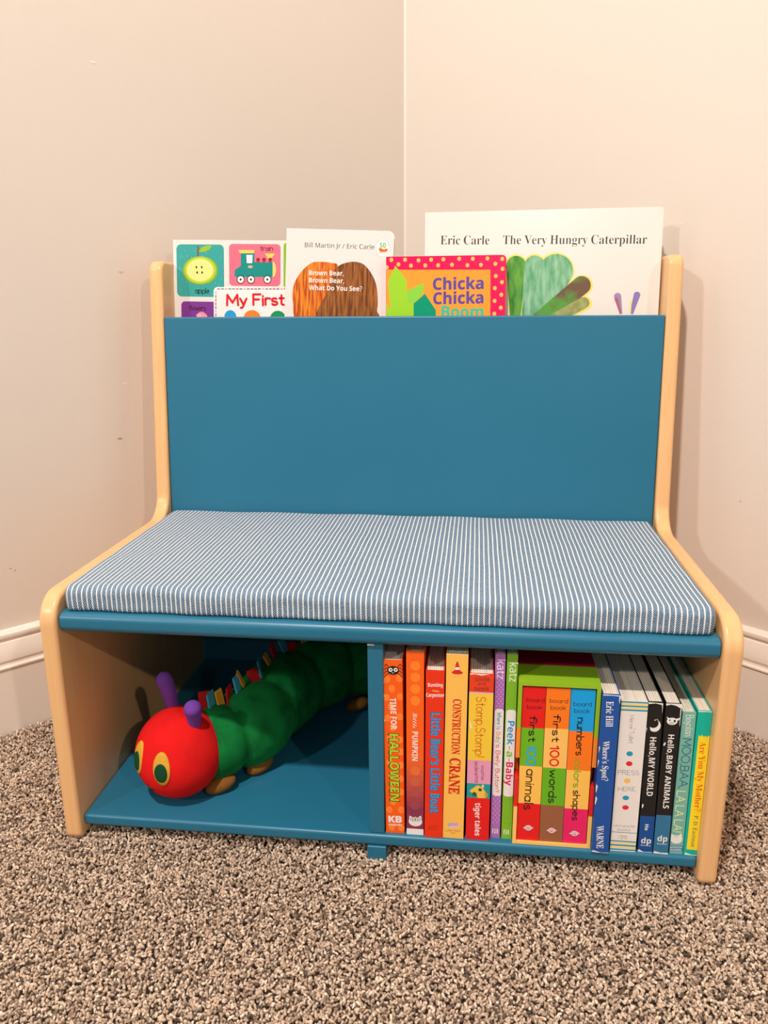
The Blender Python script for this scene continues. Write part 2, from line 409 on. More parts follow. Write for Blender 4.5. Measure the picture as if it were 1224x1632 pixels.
  ('P','W',[8.63,13.76,12.16,13.56,12.85,16.16,8.05,16.44]),
  ('T',(0.66,0.025,0.012),'CONSTRUCTION','S',[7.33,46.84,6.93,106.32],7.682,0.26),
  ('T',(0.66,0.025,0.012),'CRANE','S',[5.45,110.43,5.09,150.77],10.22,0.3),
  ('P',(0.66,0.025,0.012),[13.8,143.55,13.96,150.38,15.49,147.97]),
  ('E',(0.55,0.4,0.55),[9.72,186.65,5.11,2.96]),
  ('E',(0.85,0.5,0.6),[11.1,188.41,5.38,1.34]),
  ('E',(0.5,0.4,0.5),[6.07,185.41,1.21,1.21]),
  ('E',(0.5,0.4,0.5),[13.82,184.28,1.21,1.21]),
  ('T',(0.25,0.15,0.05),'Little Hippo','H',[2.87,193.82,17.91,193.14],2.025,0.12),
  ('T',(0.25,0.15,0.05),'Books','H',[8.3,196.02,12.6,195.8],1.483,0.12),
 ],
 'stomp': [
  ('P',(0.8,0.45,0.5),[0.0,18.97,23.07,18.97,23.07,20.66,0.0,20.66]),
  ('P',(0.92,0.6,0.05),[0.0,20.66,23.07,20.66,23.07,91.99,0.0,91.99]),
  ('P',(0.8,0.33,0.5),[0.0,91.99,23.07,91.99,23.07,117.96,0.0,117.96]),
  ('P',(0.01,0.32,0.33),[0.0,117.96,23.07,117.96,23.07,134.01,0.0,134.01]),
  ('P',(0.78,0.012,0.012),[0.0,134.01,23.07,134.01,23.07,182.0,0.0,182.0]),
  ('T',(0.12,0.02,0.02),'slide','I',[4.98,7.82,19.08,7.34],4.548,0.0),
  ('T',(0.12,0.02,0.02),'and','I',[7.86,11.86,15.42,11.45],3.16,0.0),
  ('T',(0.12,0.02,0.02),'seek','I',[4.96,17.64,19.12,17.14],4.564,0.0),
  ('T',(0.7,0.13,0.01),'Stomp,Stomp!','H',[7.15,24.15,7.44,88.41],8.635,0.1),
  ('T',(0.12,0.02,0.02),'ledesma','H',[6.79,93.64,7.87,116.71],3.905,0.11),
  ('T',(0.12,0.02,0.02),'sophie','H',[13.65,97.61,13.81,113.58],3.122,0.11),
  ('P',(0.86,0.55,0.08),[2.83,126.14,7.34,122.03,10.56,119.53,15.61,122.18,18.63,127.24,18.8,133.45,10.92,134.05,9.47,128.68,4.2,128.32]),
  ('E',(0.75,0.3,0.03),[18.97,130.25,1.58,2.63]),
  ('E',(0.12,0.02,0.02),[13.05,124.63,1.71,1.71]),
  ('P',(0.02,0.12,0.04),[5.27,129.0,7.46,127.01,10.15,129.39,8.9,132.07,6.27,132.27]),
  ('E',(0.9,0.75,0.4),[15.56,120.37,1.18,1.7]),
  ('T','W','tiger tales','I',[8.56,139.72,9.07,177.28],5.288,0.035),
  ('P','W',[0.87,50.19,1.92,51.14,3.46,56.53,2.48,58.76,1.75,55.19]),
  ('P',(0.9,0.85,0.8),[0.5,-0.03,6.28,-0.89,11.34,0.24,16.33,-1.13,22.35,-1.17,22.36,-0.62,16.38,0.53,11.38,1.63,5.06,0.57,0.66,1.36]),
 ],
 'purple': [
  ('E',(0.78,0.55,0.8),[4.07,26.85,0.53,0.53]),
  ('E',(0.78,0.55,0.8),[7.8,26.67,0.53,0.53]),
  ('E',(0.78,0.55,0.8),[2.21,29.4,0.53,0.53]),
  ('E',(0.78,0.55,0.8),[5.94,29.21,0.53,0.53]),
  ('E',(0.78,0.55,0.8),[4.07,31.76,0.53,0.53]),
  ('E',(0.78,0.55,0.8),[7.81,31.57,0.53,0.53]),
  ('E',(0.78,0.55,0.8),[2.2,34.31,0.53,0.53]),
  ('E',(0.78,0.55,0.8),[5.94,34.13,0.53,0.53]),
  ('E',(0.78,0.55,0.8),[4.07,36.68,0.53,0.53]),
  ('E',(0.78,0.55,0.8),[7.81,36.49,0.53,0.53]),
  ('E',(0.78,0.55,0.8),[2.2,39.25,0.53,0.53]),
  ('E',(0.78,0.55,0.8),[5.95,39.06,0.53,0.53]),
  ('E',(0.78,0.55,0.8),[4.07,41.62,0.53,0.53]),
  ('E',(0.78,0.55,0.8),[7.82,41.43,0.53,0.53]),
  ('E',(0.78,0.55,0.8),[2.2,44.2,0.53,0.53]),
  ('E',(0.78,0.55,0.8),[5.95,44.0,0.53,0.53]),
  ('E',(0.78,0.55,0.8),[4.07,46.58,0.53,0.53]),
  ('E',(0.78,0.55,0.8),[7.82,46.38,0.53,0.53]),
  ('E',(0.78,0.55,0.8),[2.19,49.17,0.53,0.53]),
  ('E',(0.78,0.55,0.8),[5.95,48.97,0.53,0.53]),
  ('E',(0.78,0.55,0.8),[4.07,51.56,0.53,0.53]),
  ('E',(0.78,0.55,0.8),[7.83,51.36,0.53,0.53]),
  ('E',(0.78,0.55,0.8),[2.19,54.15,0.54,0.54]),
  ('E',(0.78,0.55,0.8),[5.95,53.95,0.53,0.53]),
  ('E',(0.78,0.55,0.8),[4.17,153.23,0.55,0.55]),
  ('E',(0.78,0.55,0.8),[8.06,152.95,0.55,0.55]),
  ('E',(0.78,0.55,0.8),[2.22,156.04,0.55,0.55]),
  ('E',(0.78,0.55,0.8),[6.12,155.76,0.55,0.55]),
  ('E',(0.78,0.55,0.8),[4.17,158.57,0.55,0.55]),
  ('E',(0.78,0.55,0.8),[8.07,158.29,0.55,0.55]),
  ('E',(0.78,0.55,0.8),[2.22,161.39,0.56,0.56]),
  ('E',(0.78,0.55,0.8),[6.12,161.11,0.55,0.55]),
  ('E',(0.78,0.55,0.8),[4.17,163.94,0.56,0.56]),
  ('E',(0.78,0.55,0.8),[8.07,163.66,0.55,0.55]),
  ('E',(0.78,0.55,0.8),[2.22,166.77,0.56,0.56]),
  ('E',(0.78,0.55,0.8),[6.12,166.49,0.56,0.56]),
  ('E',(0.78,0.55,0.8),[4.17,169.33,0.56,0.56]),
  ('E',(0.78,0.55,0.8),[8.08,169.04,0.56,0.56]),
  ('E',(0.78,0.55,0.8),[2.21,172.17,0.56,0.56]),
  ('E',(0.78,0.55,0.8),[6.13,171.88,0.56,0.56]),
  ('E',(0.78,0.55,0.8),[4.17,174.73,0.56,0.56]),
  ('E',(0.78,0.55,0.8),[8.09,174.44,0.56,0.56]),
  ('E',(0.78,0.55,0.8),[2.21,177.59,0.56,0.56]),
  ('E',(0.78,0.55,0.8),[6.13,177.29,0.56,0.56]),
  ('E',(0.78,0.55,0.8),[4.17,180.15,0.56,0.56]),
  ('E',(0.78,0.55,0.8),[8.09,179.86,0.56,0.56]),
  ('E',(0.78,0.55,0.8),[2.2,183.02,0.56,0.56]),
  ('E',(0.78,0.55,0.8),[6.13,182.73,0.56,0.56]),
  ('Q','W',[0.75,57.09,9.39,152.44,2.8]),
  ('T',(0.02,0.3,0.4),'Where','H',[3.16,60.89,3.15,73.56],3.831,0.14),
  ('T',(0.1,0.35,0.6),'Is','H',[3.15,75.87,3.15,79.35],3.851,0.14),
  ('T',(0.75,0.25,0.03),'Ba','H',[3.15,81.97,3.15,88.08],3.859,0.14),
  ('T',(0.2,0.55,0.1),'by','H',[3.15,88.38,3.15,93.35],3.868,0.14),
  ('T',(0.75,0.04,0.05),"'s",'H',[3.15,93.64,3.14,98.63],3.875,0.14),
  ('T',(0.75,0.02,0.03),'Belly','H',[3.14,102.17,3.14,118.77],3.887,0.14),
  ('T',(0.72,0.02,0.05),'Button?','H',[3.13,122.05,3.12,148.27],3.914,0.14),
  ('T','W','katz','I',[1.65,5.57,1.7,25.85],7.516,0),
  ('T','W','lll','H',[1.89,195.94,7.5,195.66],5.355,0.12),
  ('T','W','///','H',[2.15,195.6,7.21,194.9],4.818,0.1),
 ],
 'green': [
  ('E',(0.1,0.36,0.02),[3.44,1.49,0.56,0.56]),
  ('E',(0.1,0.36,0.02),[6.62,1.35,0.56,0.56]),
  ('E',(0.1,0.36,0.02),[1.85,3.97,0.56,0.56]),
  ('E',(0.1,0.36,0.02),[5.04,3.82,0.56,0.56]),
  ('E',(0.1,0.36,0.02),[8.23,3.68,0.56,0.56]),
  ('E',(0.1,0.36,0.02),[3.46,6.31,0.56,0.56]),
  ('E',(0.1,0.36,0.02),[6.65,6.16,0.56,0.56]),
  ('E',(0.1,0.36,0.02),[3.73,29.49,0.57,0.57]),
  ('E',(0.1,0.36,0.02),[6.87,29.33,0.57,0.57]),
  ('E',(0.1,0.36,0.02),[2.17,32.02,0.57,0.57]),
  ('E',(0.1,0.36,0.02),[5.31,31.86,0.57,0.57]),
  ('E',(0.1,0.36,0.02),[8.45,31.71,0.57,0.57]),
  ('E',(0.1,0.36,0.02),[3.75,34.4,0.57,0.57]),
  ('E',(0.1,0.36,0.02),[6.89,34.24,0.57,0.57]),
  ('E',(0.1,0.36,0.02),[2.18,36.94,0.57,0.57]),
  ('E',(0.1,0.36,0.02),[5.33,36.78,0.57,0.57]),
  ('E',(0.1,0.36,0.02),[8.47,36.62,0.57,0.57]),
  ('E',(0.1,0.36,0.02),[3.77,39.32,0.57,0.57]),
  ('E',(0.1,0.36,0.02),[6.91,39.16,0.57,0.57]),
  ('E',(0.1,0.36,0.02),[2.2,41.88,0.57,0.57]),
  ('E',(0.1,0.36,0.02),[5.35,41.71,0.57,0.57]),
  ('E',(0.1,0.36,0.02),[8.5,41.55,0.57,0.57]),
  ('E',(0.1,0.36,0.02),[3.78,44.27,0.57,0.57]),
  ('E',(0.1,0.36,0.02),[6.93,44.1,0.57,0.57]),
  ('E',(0.1,0.36,0.02),[2.21,46.83,0.57,0.57]),
  ('E',(0.1,0.36,0.02),[5.37,46.66,0.57,0.57]),
  ('E',(0.1,0.36,0.02),[8.52,46.49,0.57,0.57]),
  ('E',(0.1,0.36,0.02),[3.8,49.23,0.57,0.57]),
  ('E',(0.1,0.36,0.02),[6.96,49.06,0.57,0.57]),
  ('E',(0.1,0.36,0.02),[2.23,51.8,0.57,0.57]),
  ('E',(0.1,0.36,0.02),[5.39,51.63,0.57,0.57]),
  ('E',(0.1,0.36,0.02),[8.55,51.46,0.57,0.57]),
  ('E',(0.1,0.36,0.02),[3.82,54.2,0.57,0.57]),
  ('E',(0.1,0.36,0.02),[6.98,54.03,0.57,0.57]),
  ('E',(0.1,0.36,0.02),[2.24,56.78,0.57,0.57]),
  ('E',(0.1,0.36,0.02),[5.41,56.61,0.57,0.57]),
  ('E',(0.1,0.36,0.02),[8.57,56.44,0.57,0.57]),
  ('E',(0.1,0.36,0.02),[4.02,153.33,0.59,0.59]),
  ('E',(0.1,0.36,0.02),[7.12,153.11,0.59,0.59]),
  ('E',(0.1,0.36,0.02),[2.47,156.11,0.59,0.59]),
  ('E',(0.1,0.36,0.02),[5.58,155.89,0.59,0.59]),
  ('E',(0.1,0.36,0.02),[8.68,155.66,0.59,0.59]),
  ('E',(0.1,0.36,0.02),[4.04,158.67,0.59,0.59]),
  ('E',(0.1,0.36,0.02),[7.15,158.45,0.59,0.59]),
  ('E',(0.1,0.36,0.02),[2.49,161.46,0.59,0.59]),
  ('E',(0.1,0.36,0.02),[5.6,161.23,0.59,0.59]),
  ('E',(0.1,0.36,0.02),[8.71,161.01,0.59,0.59]),
  ('E',(0.1,0.36,0.02),[4.06,164.03,0.59,0.59]),
  ('E',(0.1,0.36,0.02),[7.17,163.8,0.59,0.59]),
  ('E',(0.1,0.36,0.02),[2.51,166.83,0.59,0.59]),
  ('E',(0.1,0.36,0.02),[5.62,166.6,0.59,0.59]),
  ('E',(0.1,0.36,0.02),[8.74,166.37,0.59,0.59]),
  ('E',(0.1,0.36,0.02),[4.07,169.41,0.59,0.59]),
  ('E',(0.1,0.36,0.02),[7.19,169.18,0.59,0.59]),
  ('E',(0.1,0.36,0.02),[2.52,172.22,0.6,0.6]),
  ('E',(0.1,0.36,0.02),[5.64,171.99,0.59,0.59]),
  ('E',(0.1,0.36,0.02),[8.76,171.75,0.59,0.59]),
  ('E',(0.1,0.36,0.02),[4.09,174.8,0.6,0.6]),
  ('E',(0.1,0.36,0.02),[7.22,174.57,0.6,0.6]),
  ('E',(0.1,0.36,0.02),[2.54,177.63,0.6,0.6]),
  ('E',(0.1,0.36,0.02),[5.67,177.39,0.6,0.6]),
  ('E',(0.1,0.36,0.02),[8.79,177.16,0.6,0.6]),
  ('E',(0.1,0.36,0.02),[4.11,180.22,0.6,0.6]),
  ('E',(0.1,0.36,0.02),[7.24,179.98,0.6,0.6]),
  ('E',(0.1,0.36,0.02),[2.55,183.05,0.6,0.6]),
  ('E',(0.1,0.36,0.02),[5.69,182.82,0.6,0.6]),
  ('E',(0.1,0.36,0.02),[8.82,182.58,0.6,0.6]),
  ('E',(0.1,0.36,0.02),[4.13,185.66,0.6,0.6]),
  ('E',(0.1,0.36,0.02),[7.27,185.42,0.6,0.6]),
  ('Q','W',[0.81,57.4,10.11,152.48,2.8]),
  ('T',(0.01,0.33,0.68),'Peek','I',[2.6,69.3,2.48,95.16],6.128,0.07),
  ('T',(0.1,0.45,0.05),'-','I',[2.47,96.34,2.45,100.74],6.187,0.07),
  ('T',(0.2,0.55,0.05),'a','I',[2.44,101.92,2.41,108.12],6.199,0.07),
  ('T',(0.7,0.2,0.02),'-','I',[2.41,109.3,2.39,113.45],6.215,0.07),
  ('T',(0.7,0.01,0.12),'Baby','I',[2.38,114.04,2.25,140.1],6.226,0.07),
  ('T','W','katz','I',[2.5,8.14,2.73,27.86],7.496,0),
  ('T','W','lll','H',[2.49,196.09,7.54,195.85],5.337,0.12),
  ('T','W','///','H',[2.62,195.92,7.39,195.24],4.803,0.1),
 ],
 'case': [
 ],
 'animals100': [
  ('P',(0.16,0.47,0.015),[0.0,42.77,22.02,42.77,22.02,83.89,0.0,83.89]),
  ('P',(1.0,0.55,0.1),[0.0,83.89,22.02,83.89,22.02,125.44,0.0,125.44]),
  ('P',(0.8,0.012,0.012),[0.0,125.44,22.02,125.44,22.02,167.79,0.0,167.79]),
  ('T',(0.008,0.008,0.008),'board','H',[4.19,15.18,20.44,15.0],4.259,0.11),
  ('T',(0.008,0.008,0.008),'book','H',[4.97,22.61,19.0,22.4],4.27,0.11),
  ('T',(0.008,0.008,0.008),'first','H',[8.02,30.09,7.55,57.37],6.541,0.17),
  ('T',(0.02,0.4,0.8),'100','H',[6.45,61.79,6.73,82.84],7.891,0.2),
  ('T',(0.008,0.008,0.008),'animals','H',[6.9,87.55,5.97,132.19],8.476,0.135),
  ('E',(0.008,0.008,0.008),[10.93,152.98,4.07,3.54]),
  ('E',(0.93,0.55,0.58),[10.93,152.98,3.67,3.15]),
  ('L',(0.008,0.008,0.008),[9.64,153.7,10.98,154.37,12.26,153.49],0.525),
  ('E',(0.008,0.008,0.008),[9.59,152.31,0.39,0.39]),
  ('E',(0.008,0.008,0.008),[11.95,152.13,0.39,0.39]),
  ('E',(0.93,0.55,0.58),[6.74,153.3,0.66,0.92]),
  ('E',(0.93,0.55,0.58),[15.11,152.65,0.66,0.92]),
 ],
 'words100': [
  ('P',(1.0,0.55,0.13),[0.0,41.92,22.38,41.92,22.38,84.36,0.0,84.36]),
  ('P',(0.14,0.45,0.015),[0.0,84.36,22.38,84.36,22.38,125.81,0.0,125.81]),
  ('P',(0.32,0.115,0.05),[0.0,125.81,22.38,125.81,22.38,169.68,0.0,169.68]),
  ('T',(0.008,0.008,0.008),'board','H',[3.63,15.03,20.01,14.72],4.23,0.11),
  ('T',(0.008,0.008,0.008),'book','H',[4.68,22.0,18.62,21.81],4.239,0.11),
  ('T',(0.008,0.008,0.008),'first','H',[7.79,27.48,7.56,56.05],6.489,0.17),
  ('T',(0.75,0.02,0.01),'100','H',[6.13,60.91,6.79,82.0],7.834,0.2),
  ('T',(0.008,0.008,0.008),'words','H',[7.0,86.7,7.03,122.93],7.138,0.16),
  ('E',(0.008,0.008,0.008),[11.63,154.16,4.04,3.52]),
  ('E',(0.93,0.55,0.58),[11.63,154.16,3.65,3.13]),
  ('L',(0.008,0.008,0.008),[10.36,154.87,11.69,155.54,12.96,154.67],0.522),
  ('E',(0.008,0.008,0.008),[10.3,153.49,0.39,0.39]),
  ('E',(0.008,0.008,0.008),[12.64,153.31,0.39,0.39]),
  ('E',(0.93,0.55,0.58),[7.47,154.48,0.65,0.91]),
  ('E',(0.93,0.55,0.58),[15.79,153.84,0.65,0.91]),
 ],
 'numbers': [
  ('P',(0.98,0.2,0.012),[0.0,43.48,22.78,43.48,22.78,85.56,0.0,85.56]),
  ('P',(1.0,0.56,0.1),[0.0,85.56,22.78,85.56,22.78,127.97,0.0,127.97]),
  ('P',(0.82,0.015,0.13),[0.0,127.97,22.78,127.97,22.78,169.09,0.0,169.09]),
  ('T',(0.008,0.008,0.008),'board','H',[2.84,16.98,19.13,16.8],4.203,0.11),
  ('T',(0.008,0.008,0.008),'book','H',[3.94,23.94,18.05,23.87],4.212,0.11),
  ('T',(0.008,0.008,0.008),'numbers','H',[7.21,29.4,7.78,69.01],6.695,0.16),
  ('T',(0.12,0.42,0.02),'colors','H',[7.27,73.84,7.31,103.99],6.046,0.17),
  ('T',(0.008,0.008,0.008),'shapes','H',[7.5,107.7,8.17,140.8],6.374,0.16),
  ('E',(0.008,0.008,0.008),[11.0,155.74,4.01,3.5]),
  ('E',(0.93,0.55,0.58),[11.0,155.74,3.63,3.11]),
  ('L',(0.008,0.008,0.008),[9.74,156.46,11.07,157.12,12.33,156.25],0.518),
  ('E',(0.008,0.008,0.008),[9.67,155.08,0.39,0.39]),
  ('E',(0.008,0.008,0.008),[12.0,154.9,0.39,0.39]),
  ('E',(0.93,0.55,0.58),[6.87,156.06,0.65,0.91]),
  ('E',(0.93,0.55,0.58),[15.13,155.42,0.65,0.91]),
 ],
 'spot': [
  ('T','W','Eric Hill','S',[3.58,7.13,4.8,33.19],6.467,0.24),
  ('T','W',"Where's Spot?",'S',[3.35,48.2,4.65,90.7],5.744,0.24),
  ('T','W','WARNE','S',[3.4,140.23,4.77,165.73],6.503,0.22),
  ('P','W',[-0.46,52.88,1.05,55.0,-0.02,61.75,-0.75,61.16]),
  ('P','W',[-0.49,67.21,1.03,69.34,-0.05,76.16,-0.78,75.57]),
  ('P','W',[0.03,94.63,1.57,96.8,0.48,103.75,-0.26,103.15]),
  ('P','W',[0.32,107.71,1.86,109.9,0.77,116.92,0.03,116.31]),
  ('P','W',[0.28,0.14,15.91,0.6,15.85,1.52,8.42,1.04,0.35,1.2]),
  ('P','W',[14.87,0.97,16.07,0.9,15.74,9.32,14.93,5.54]),
  ('P','W',[0.17,169.9,16.27,171.24,16.17,169.87,8.77,170.18,1.48,168.07]),
 ],
 'press': [
  ('P',(0.02,0.3,0.44),[0.0,-0.04,24.28,-0.04,24.28,1.49,0.0,1.49]),
  ('P',(0.95,0.66,0.16),[0.0,1.96,24.28,1.96,24.28,3.65,0.0,3.65]),
  ('P',(0.02,0.3,0.44),[0.0,4.11,24.28,4.11,24.28,5.65,0.0,5.65]),
  ('P',(0.95,0.66,0.16),[0.0,6.12,24.28,6.12,24.28,7.66,0.0,7.66]),
  ('P',(0.02,0.3,0.44),[0.0,8.12,24.28,8.12,24.28,9.82,0.0,9.82]),
  ('P',(0.02,0.3,0.44),[0.0,140.46,24.28,140.46,24.28,141.13,0.0,141.13]),
  ('P',(0.02,0.3,0.44),[0.0,150.14,24.28,150.14,24.28,151.51,0.0,151.51]),
  ('P',(0.95,0.66,0.16),[0.0,152.19,24.28,152.19,24.28,153.9,0.0,153.9]),
  ('P',(0.02,0.3,0.44),[0.0,154.58,24.28,154.58,24.28,156.29,0.0,156.29]),
  ('P',(0.95,0.66,0.16),[0.0,156.98,24.28,156.98,24.28,158.69,0.0,158.69]),
  ('P',(0.02,0.3,0.44),[0.0,159.38,24.28,159.38,24.28,161.09,0.0,161.09]),
  ('T',(0.04,0.04,0.05),'Herve Tullet','H',[8.34,14.68,9.82,43.46],4.06,0.06),
  ('L',(0.04,0.04,0.05),[13.44,29.05,14.43,27.74],0.272),
  ('E',(0.01,0.33,0.52),[11.16,54.51,3.02,2.61]),
  ('E',(0.75,0.02,0.05),[11.49,65.06,3.03,2.62]),
  ('E',(0.93,0.53,0.1),[10.99,83.55,3.05,2.77]),
  ('E',(0.01,0.33,0.52),[10.9,102.25,3.07,2.51]),
  ('E',(0.75,0.02,0.05),[11.35,112.82,3.08,2.52]),
  ('T',(0.05,0.05,0.06),'PRESS','H',[1.95,77.34,21.16,76.68],4.716,0.07),
  ('T',(0.05,0.05,0.06),'HERE','H',[3.4,94.89,19.12,94.25],4.185,0.07),
  ('T',(0.2,0.2,0.2),'chronicle','H',[1.85,134.99,21.47,134.46],2.831,0.09),
  ('T',(0.2,0.2,0.2),'books','H',[5.81,139.08,17.41,138.84],2.832,0.09),
  ('L',(0.6,0.25,0.1),[6.61,146.83,8.83,143.93,11.3,144.75,10.97,148.18,8.97,148.0,10.2,145.18,13.56,144.57,15.4,146.46,13.82,148.29,12.29,146.71,14.9,143.44],0.426),
 ],
 'world': [
  ('P',(0.006,0.075,0.3),[0.0,121.49,13.7,121.49,13.7,162.21,0.0,162.21]),
  ('P','W',[8.44,17.93,9.93,18.76,11.18,20.05,12.06,21.67,12.51,23.51,12.49,25.4,12.0,27.18,11.08,28.72,9.81,29.86,8.29,30.53,6.65,30.66,5.03,30.24,3.57,29.31,2.78,25.65,4.02,26.35,5.41,26.66,6.81,26.56,8.12,26.05,9.22,25.17,10.02,24.0,10.45,22.64,10.48,21.2,10.1,19.8,9.36,18.57,8.3,17.6,7.02,16.97]),
  ('E',(0.6,0.6,0.6),[7.08,18.53,0.67,0.67]),
  ('E',(0.6,0.6,0.6),[9.19,17.82,0.54,0.54]),
  ('T','W','Hello,MY WORLD','I',[3.86,36.32,4.44,99.28],5.424,0.03),
  ('T','W','Ho','I',[5.09,130.61,5.07,137.34],3.363,0.03),
  ('T','W','dp','I',[2.56,152.07,11.9,152.13],5.935,0.03),
  ('T','W','kids','I',[2.75,155.12,11.81,155.2],1.697,0.0),
  ('P','W',[0.02,0.31,13.19,1.01,13.05,2.85,6.52,1.27,0.4,2.13]),
  ('P','W',[12.26,1.04,13.19,1.01,13.1,11.77]),
  ('P','W',[-0.27,161.83,13.7,162.93,13.62,161.56,5.41,161.78,0.71,159.02]),
  ('P','W',[1.08,108.21,2.53,109.12,1.65,113.14,0.9,112.19]),
  ('P','W',[-0.28,26.33,0.58,27.07,0.03,31.32]),
 ],
 'anim': [
  ('P',(0.03,0.17,0.33),[0.0,118.43,14.19,118.43,14.19,162.27,0.0,162.27]),
  ('E','W',[6.76,18.11,4.81,3.74]),
  ('P','W',[1.57,13.44,4.12,15.16,2.63,16.78]),
  ('P','W',[14.06,14.02,9.5,15.49,12.32,17.2]),
  ('E',(0.01,0.01,0.01),[4.67,17.14,0.67,0.8]),
  ('E',(0.01,0.01,0.01),[9.01,17.68,1.07,1.34]),
  ('E',(0.55,0.55,0.55),[6.51,19.98,2.14,1.2]),
  ('T','W','Hello,BABY ANIMALS','I',[4.48,31.93,5.49,110.92],5.111,0.03),
  ('T','W','dp','I',[3.07,147.57,12.34,147.54],5.89,0.03),
  ('T','W','kids','I',[3.35,151.28,12.21,151.27],1.685,0.0),
  ('P','W',[0.0,-0.0,13.98,-0.09,14.27,5.09,9.09,1.99,4.35,1.0,0.45,2.43]),
  ('P','W',[13.21,5.15,14.4,5.09,14.43,26.7,13.52,20.54]),
  ('P','W',[1.99,39.91,2.92,41.43,1.52,44.35,0.69,42.34]),
  ('P','W',[0.16,161.58,14.18,162.19,14.03,160.32,7.0,160.53,0.95,158.95]),
 ],
 'moo': [
  ('T','W','Boynton','H',[3.05,2.92,4.16,24.31],6.664,0.09),
  ('T',(0.01,0.13,0.24),'MOO,BAA,','H',[2.5,27.06,3.05,80.26],7.531,0.11),
  ('T',(0.82,0.82,0.42),'LA LA LA!','H',[1.91,83.11,1.65,128.37],7.685,0.11),
  ('E','W',[5.25,136.53,5.59,4.75]),
  ('P','W',[-0.02,135.58,-0.02,130.18,3.37,132.28]),
  ('P','W',[6.7,132.03,9.54,129.12,10.57,134.78]),
  ('E',(0.75,0.72,0.72),[5.0,133.51,2.37,1.67]),
  ('P',(0.03,0.2,0.4),[-0.33,144.09,11.82,143.15,12.32,149.23,0.15,150.19]),
  ('T','W','BOYNTON','I',[0.3,146.76,11.22,146.08],1.826,0.05),
  ('T','W','ON BOARD','I',[0.23,149.5,10.88,148.83],1.828,0.05),
 ],
 'mom': [
  ('P',(0.97,0.72,0.02),[2.65,24.91,4.39,26.36,5.69,24.41,7.38,26.81,8.84,25.16,10.61,26.92,12.0,24.66,13.77,26.42,15.08,24.78,15.04,149.37,2.67,148.69]),
  ('T',(0.8,0.1,0.008),'Are You My Mother?','S',[4.74,31.66,5.88,106.22],5.62,0.24),
  ('T',(0.02,0.22,0.1),'P. D. Eastman','S',[6.29,110.82,6.32,145.67],4.128,0.09),
  ('P','W',[0.13,-0.01,15.52,0.06,15.46,0.83,7.38,0.82,0.51,1.2]),
  ('P','W',[1.24,154.94,14.51,155.89,14.41,154.7,7.68,154.75,1.87,152.5]),
 ],
 'my': [
  ('Q',(0.04,0.36,0.33),[4.37,5.66,68.84,72.26,6.16]),
  ('E',(0.25,0.55,0.52),[39.28,52.18,0.56,0.56]),
  ('E',(0.25,0.55,0.52),[23.81,39.97,0.56,0.56]),
  ('E',(0.25,0.55,0.52),[59.71,63.75,0.56,0.56]),
  ('E',(0.25,0.55,0.52),[14.17,21.08,0.56,0.56]),
  ('E',(0.25,0.55,0.52),[9.45,35.73,0.56,0.56]),
  ('E',(0.25,0.55,0.52),[8.13,36.74,0.56,0.56]),
  ('E',(0.25,0.55,0.52),[45.52,25.25,0.56,0.56]),
  ('E',(0.25,0.55,0.52),[46.91,44.74,0.56,0.56]),
  ('E',(0.25,0.55,0.52),[7.65,43.15,0.56,0.56]),
  ('E',(0.25,0.55,0.52),[22.0,33.99,0.56,0.56]),
  ('E',(0.25,0.55,0.52),[23.19,51.42,0.56,0.56]),
  ('E',(0.25,0.55,0.52),[33.12,17.79,0.56,0.56]),
  ('E',(0.25,0.55,0.52),[38.86,56.72,0.56,0.56]),
  ('E',(0.25,0.55,0.52),[25.02,21.91,0.56,0.56]),
  ('E',(0.25,0.55,0.52),[29.27,66.68,0.56,0.56]),
  ('E',(0.25,0.55,0.52),[64.81,49.64,0.56,0.56]),
  ('E',(0.25,0.55,0.52),[60.33,60.57,0.56,0.56]),
  ('E',(0.25,0.55,0.52),[29.44,13.8,0.56,0.56]),
  ('E',(0.25,0.55,0.52),[45.57,42.68,0.56,0.56]),
  ('E',(0.25,0.55,0.52),[28.33,22.07,0.56,0.56]),
  ('E',(0.25,0.55,0.52),[30.81,37.27,0.56,0.56]),
  ('E',(0.25,0.55,0.52),[22.72,26.28,0.56,0.56]),
  ('E',(0.25,0.55,0.52),[33.55,61.84,0.56,0.56]),
  ('E',(0.25,0.55,0.52),[41.75,25.59,0.56,0.56]),
  ('E',(0.25,0.55,0.52),[23.09,36.46,0.56,0.56]),
  ('E',(0.25,0.55,0.52),[18.98,20.67,0.56,0.56]),
  ('E',(0.25,0.55,0.52),[37.59,13.43,0.56,0.56]),
  ('E',(0.25,0.55,0.52),[35.53,30.56,0.56,0.56]),
  ('E',(0.25,0.55,0.52),[48.69,54.49,0.56,0.56]),
  ('E',(0.25,0.55,0.52),[47.73,50.89,0.56,0.56]),
  ('E',(0.25,0.55,0.52),[28.65,49.79,0.56,0.56]),
  ('E',(0.25,0.55,0.52),[26.7,43.82,0.56,0.56]),
  ('E',(0.25,0.55,0.52),[25.98,35.83,0.56,0.56]),
  ('E',(0.25,0.55,0.52),[10.27,23.32,0.56,0.56]),
  ('E',(0.25,0.55,0.52),[64.79,22.1,0.55,0.55]),
  ('E',(0.25,0.55,0.52),[47.78,48.46,0.56,0.56]),
  ('E',(0.25,0.55,0.52),[49.85,37.47,0.56,0.56]),
  ('E',(0.25,0.55,0.52),[42.54,12.13,0.56,0.56]),
  ('E',(0.25,0.55,0.52),[10.99,20.59,0.56,0.56]),
  ('E',(0.25,0.55,0.52),[15.86,14.39,0.56,0.56]),
  ('E',(0.25,0.55,0.52),[14.02,42.74,0.56,0.56]),
  ('E',(0.25,0.55,0.52),[17.15,67.84,0.56,0.56]),
  ('E',(0.25,0.55,0.52),[47.27,41.61,0.56,0.56]),
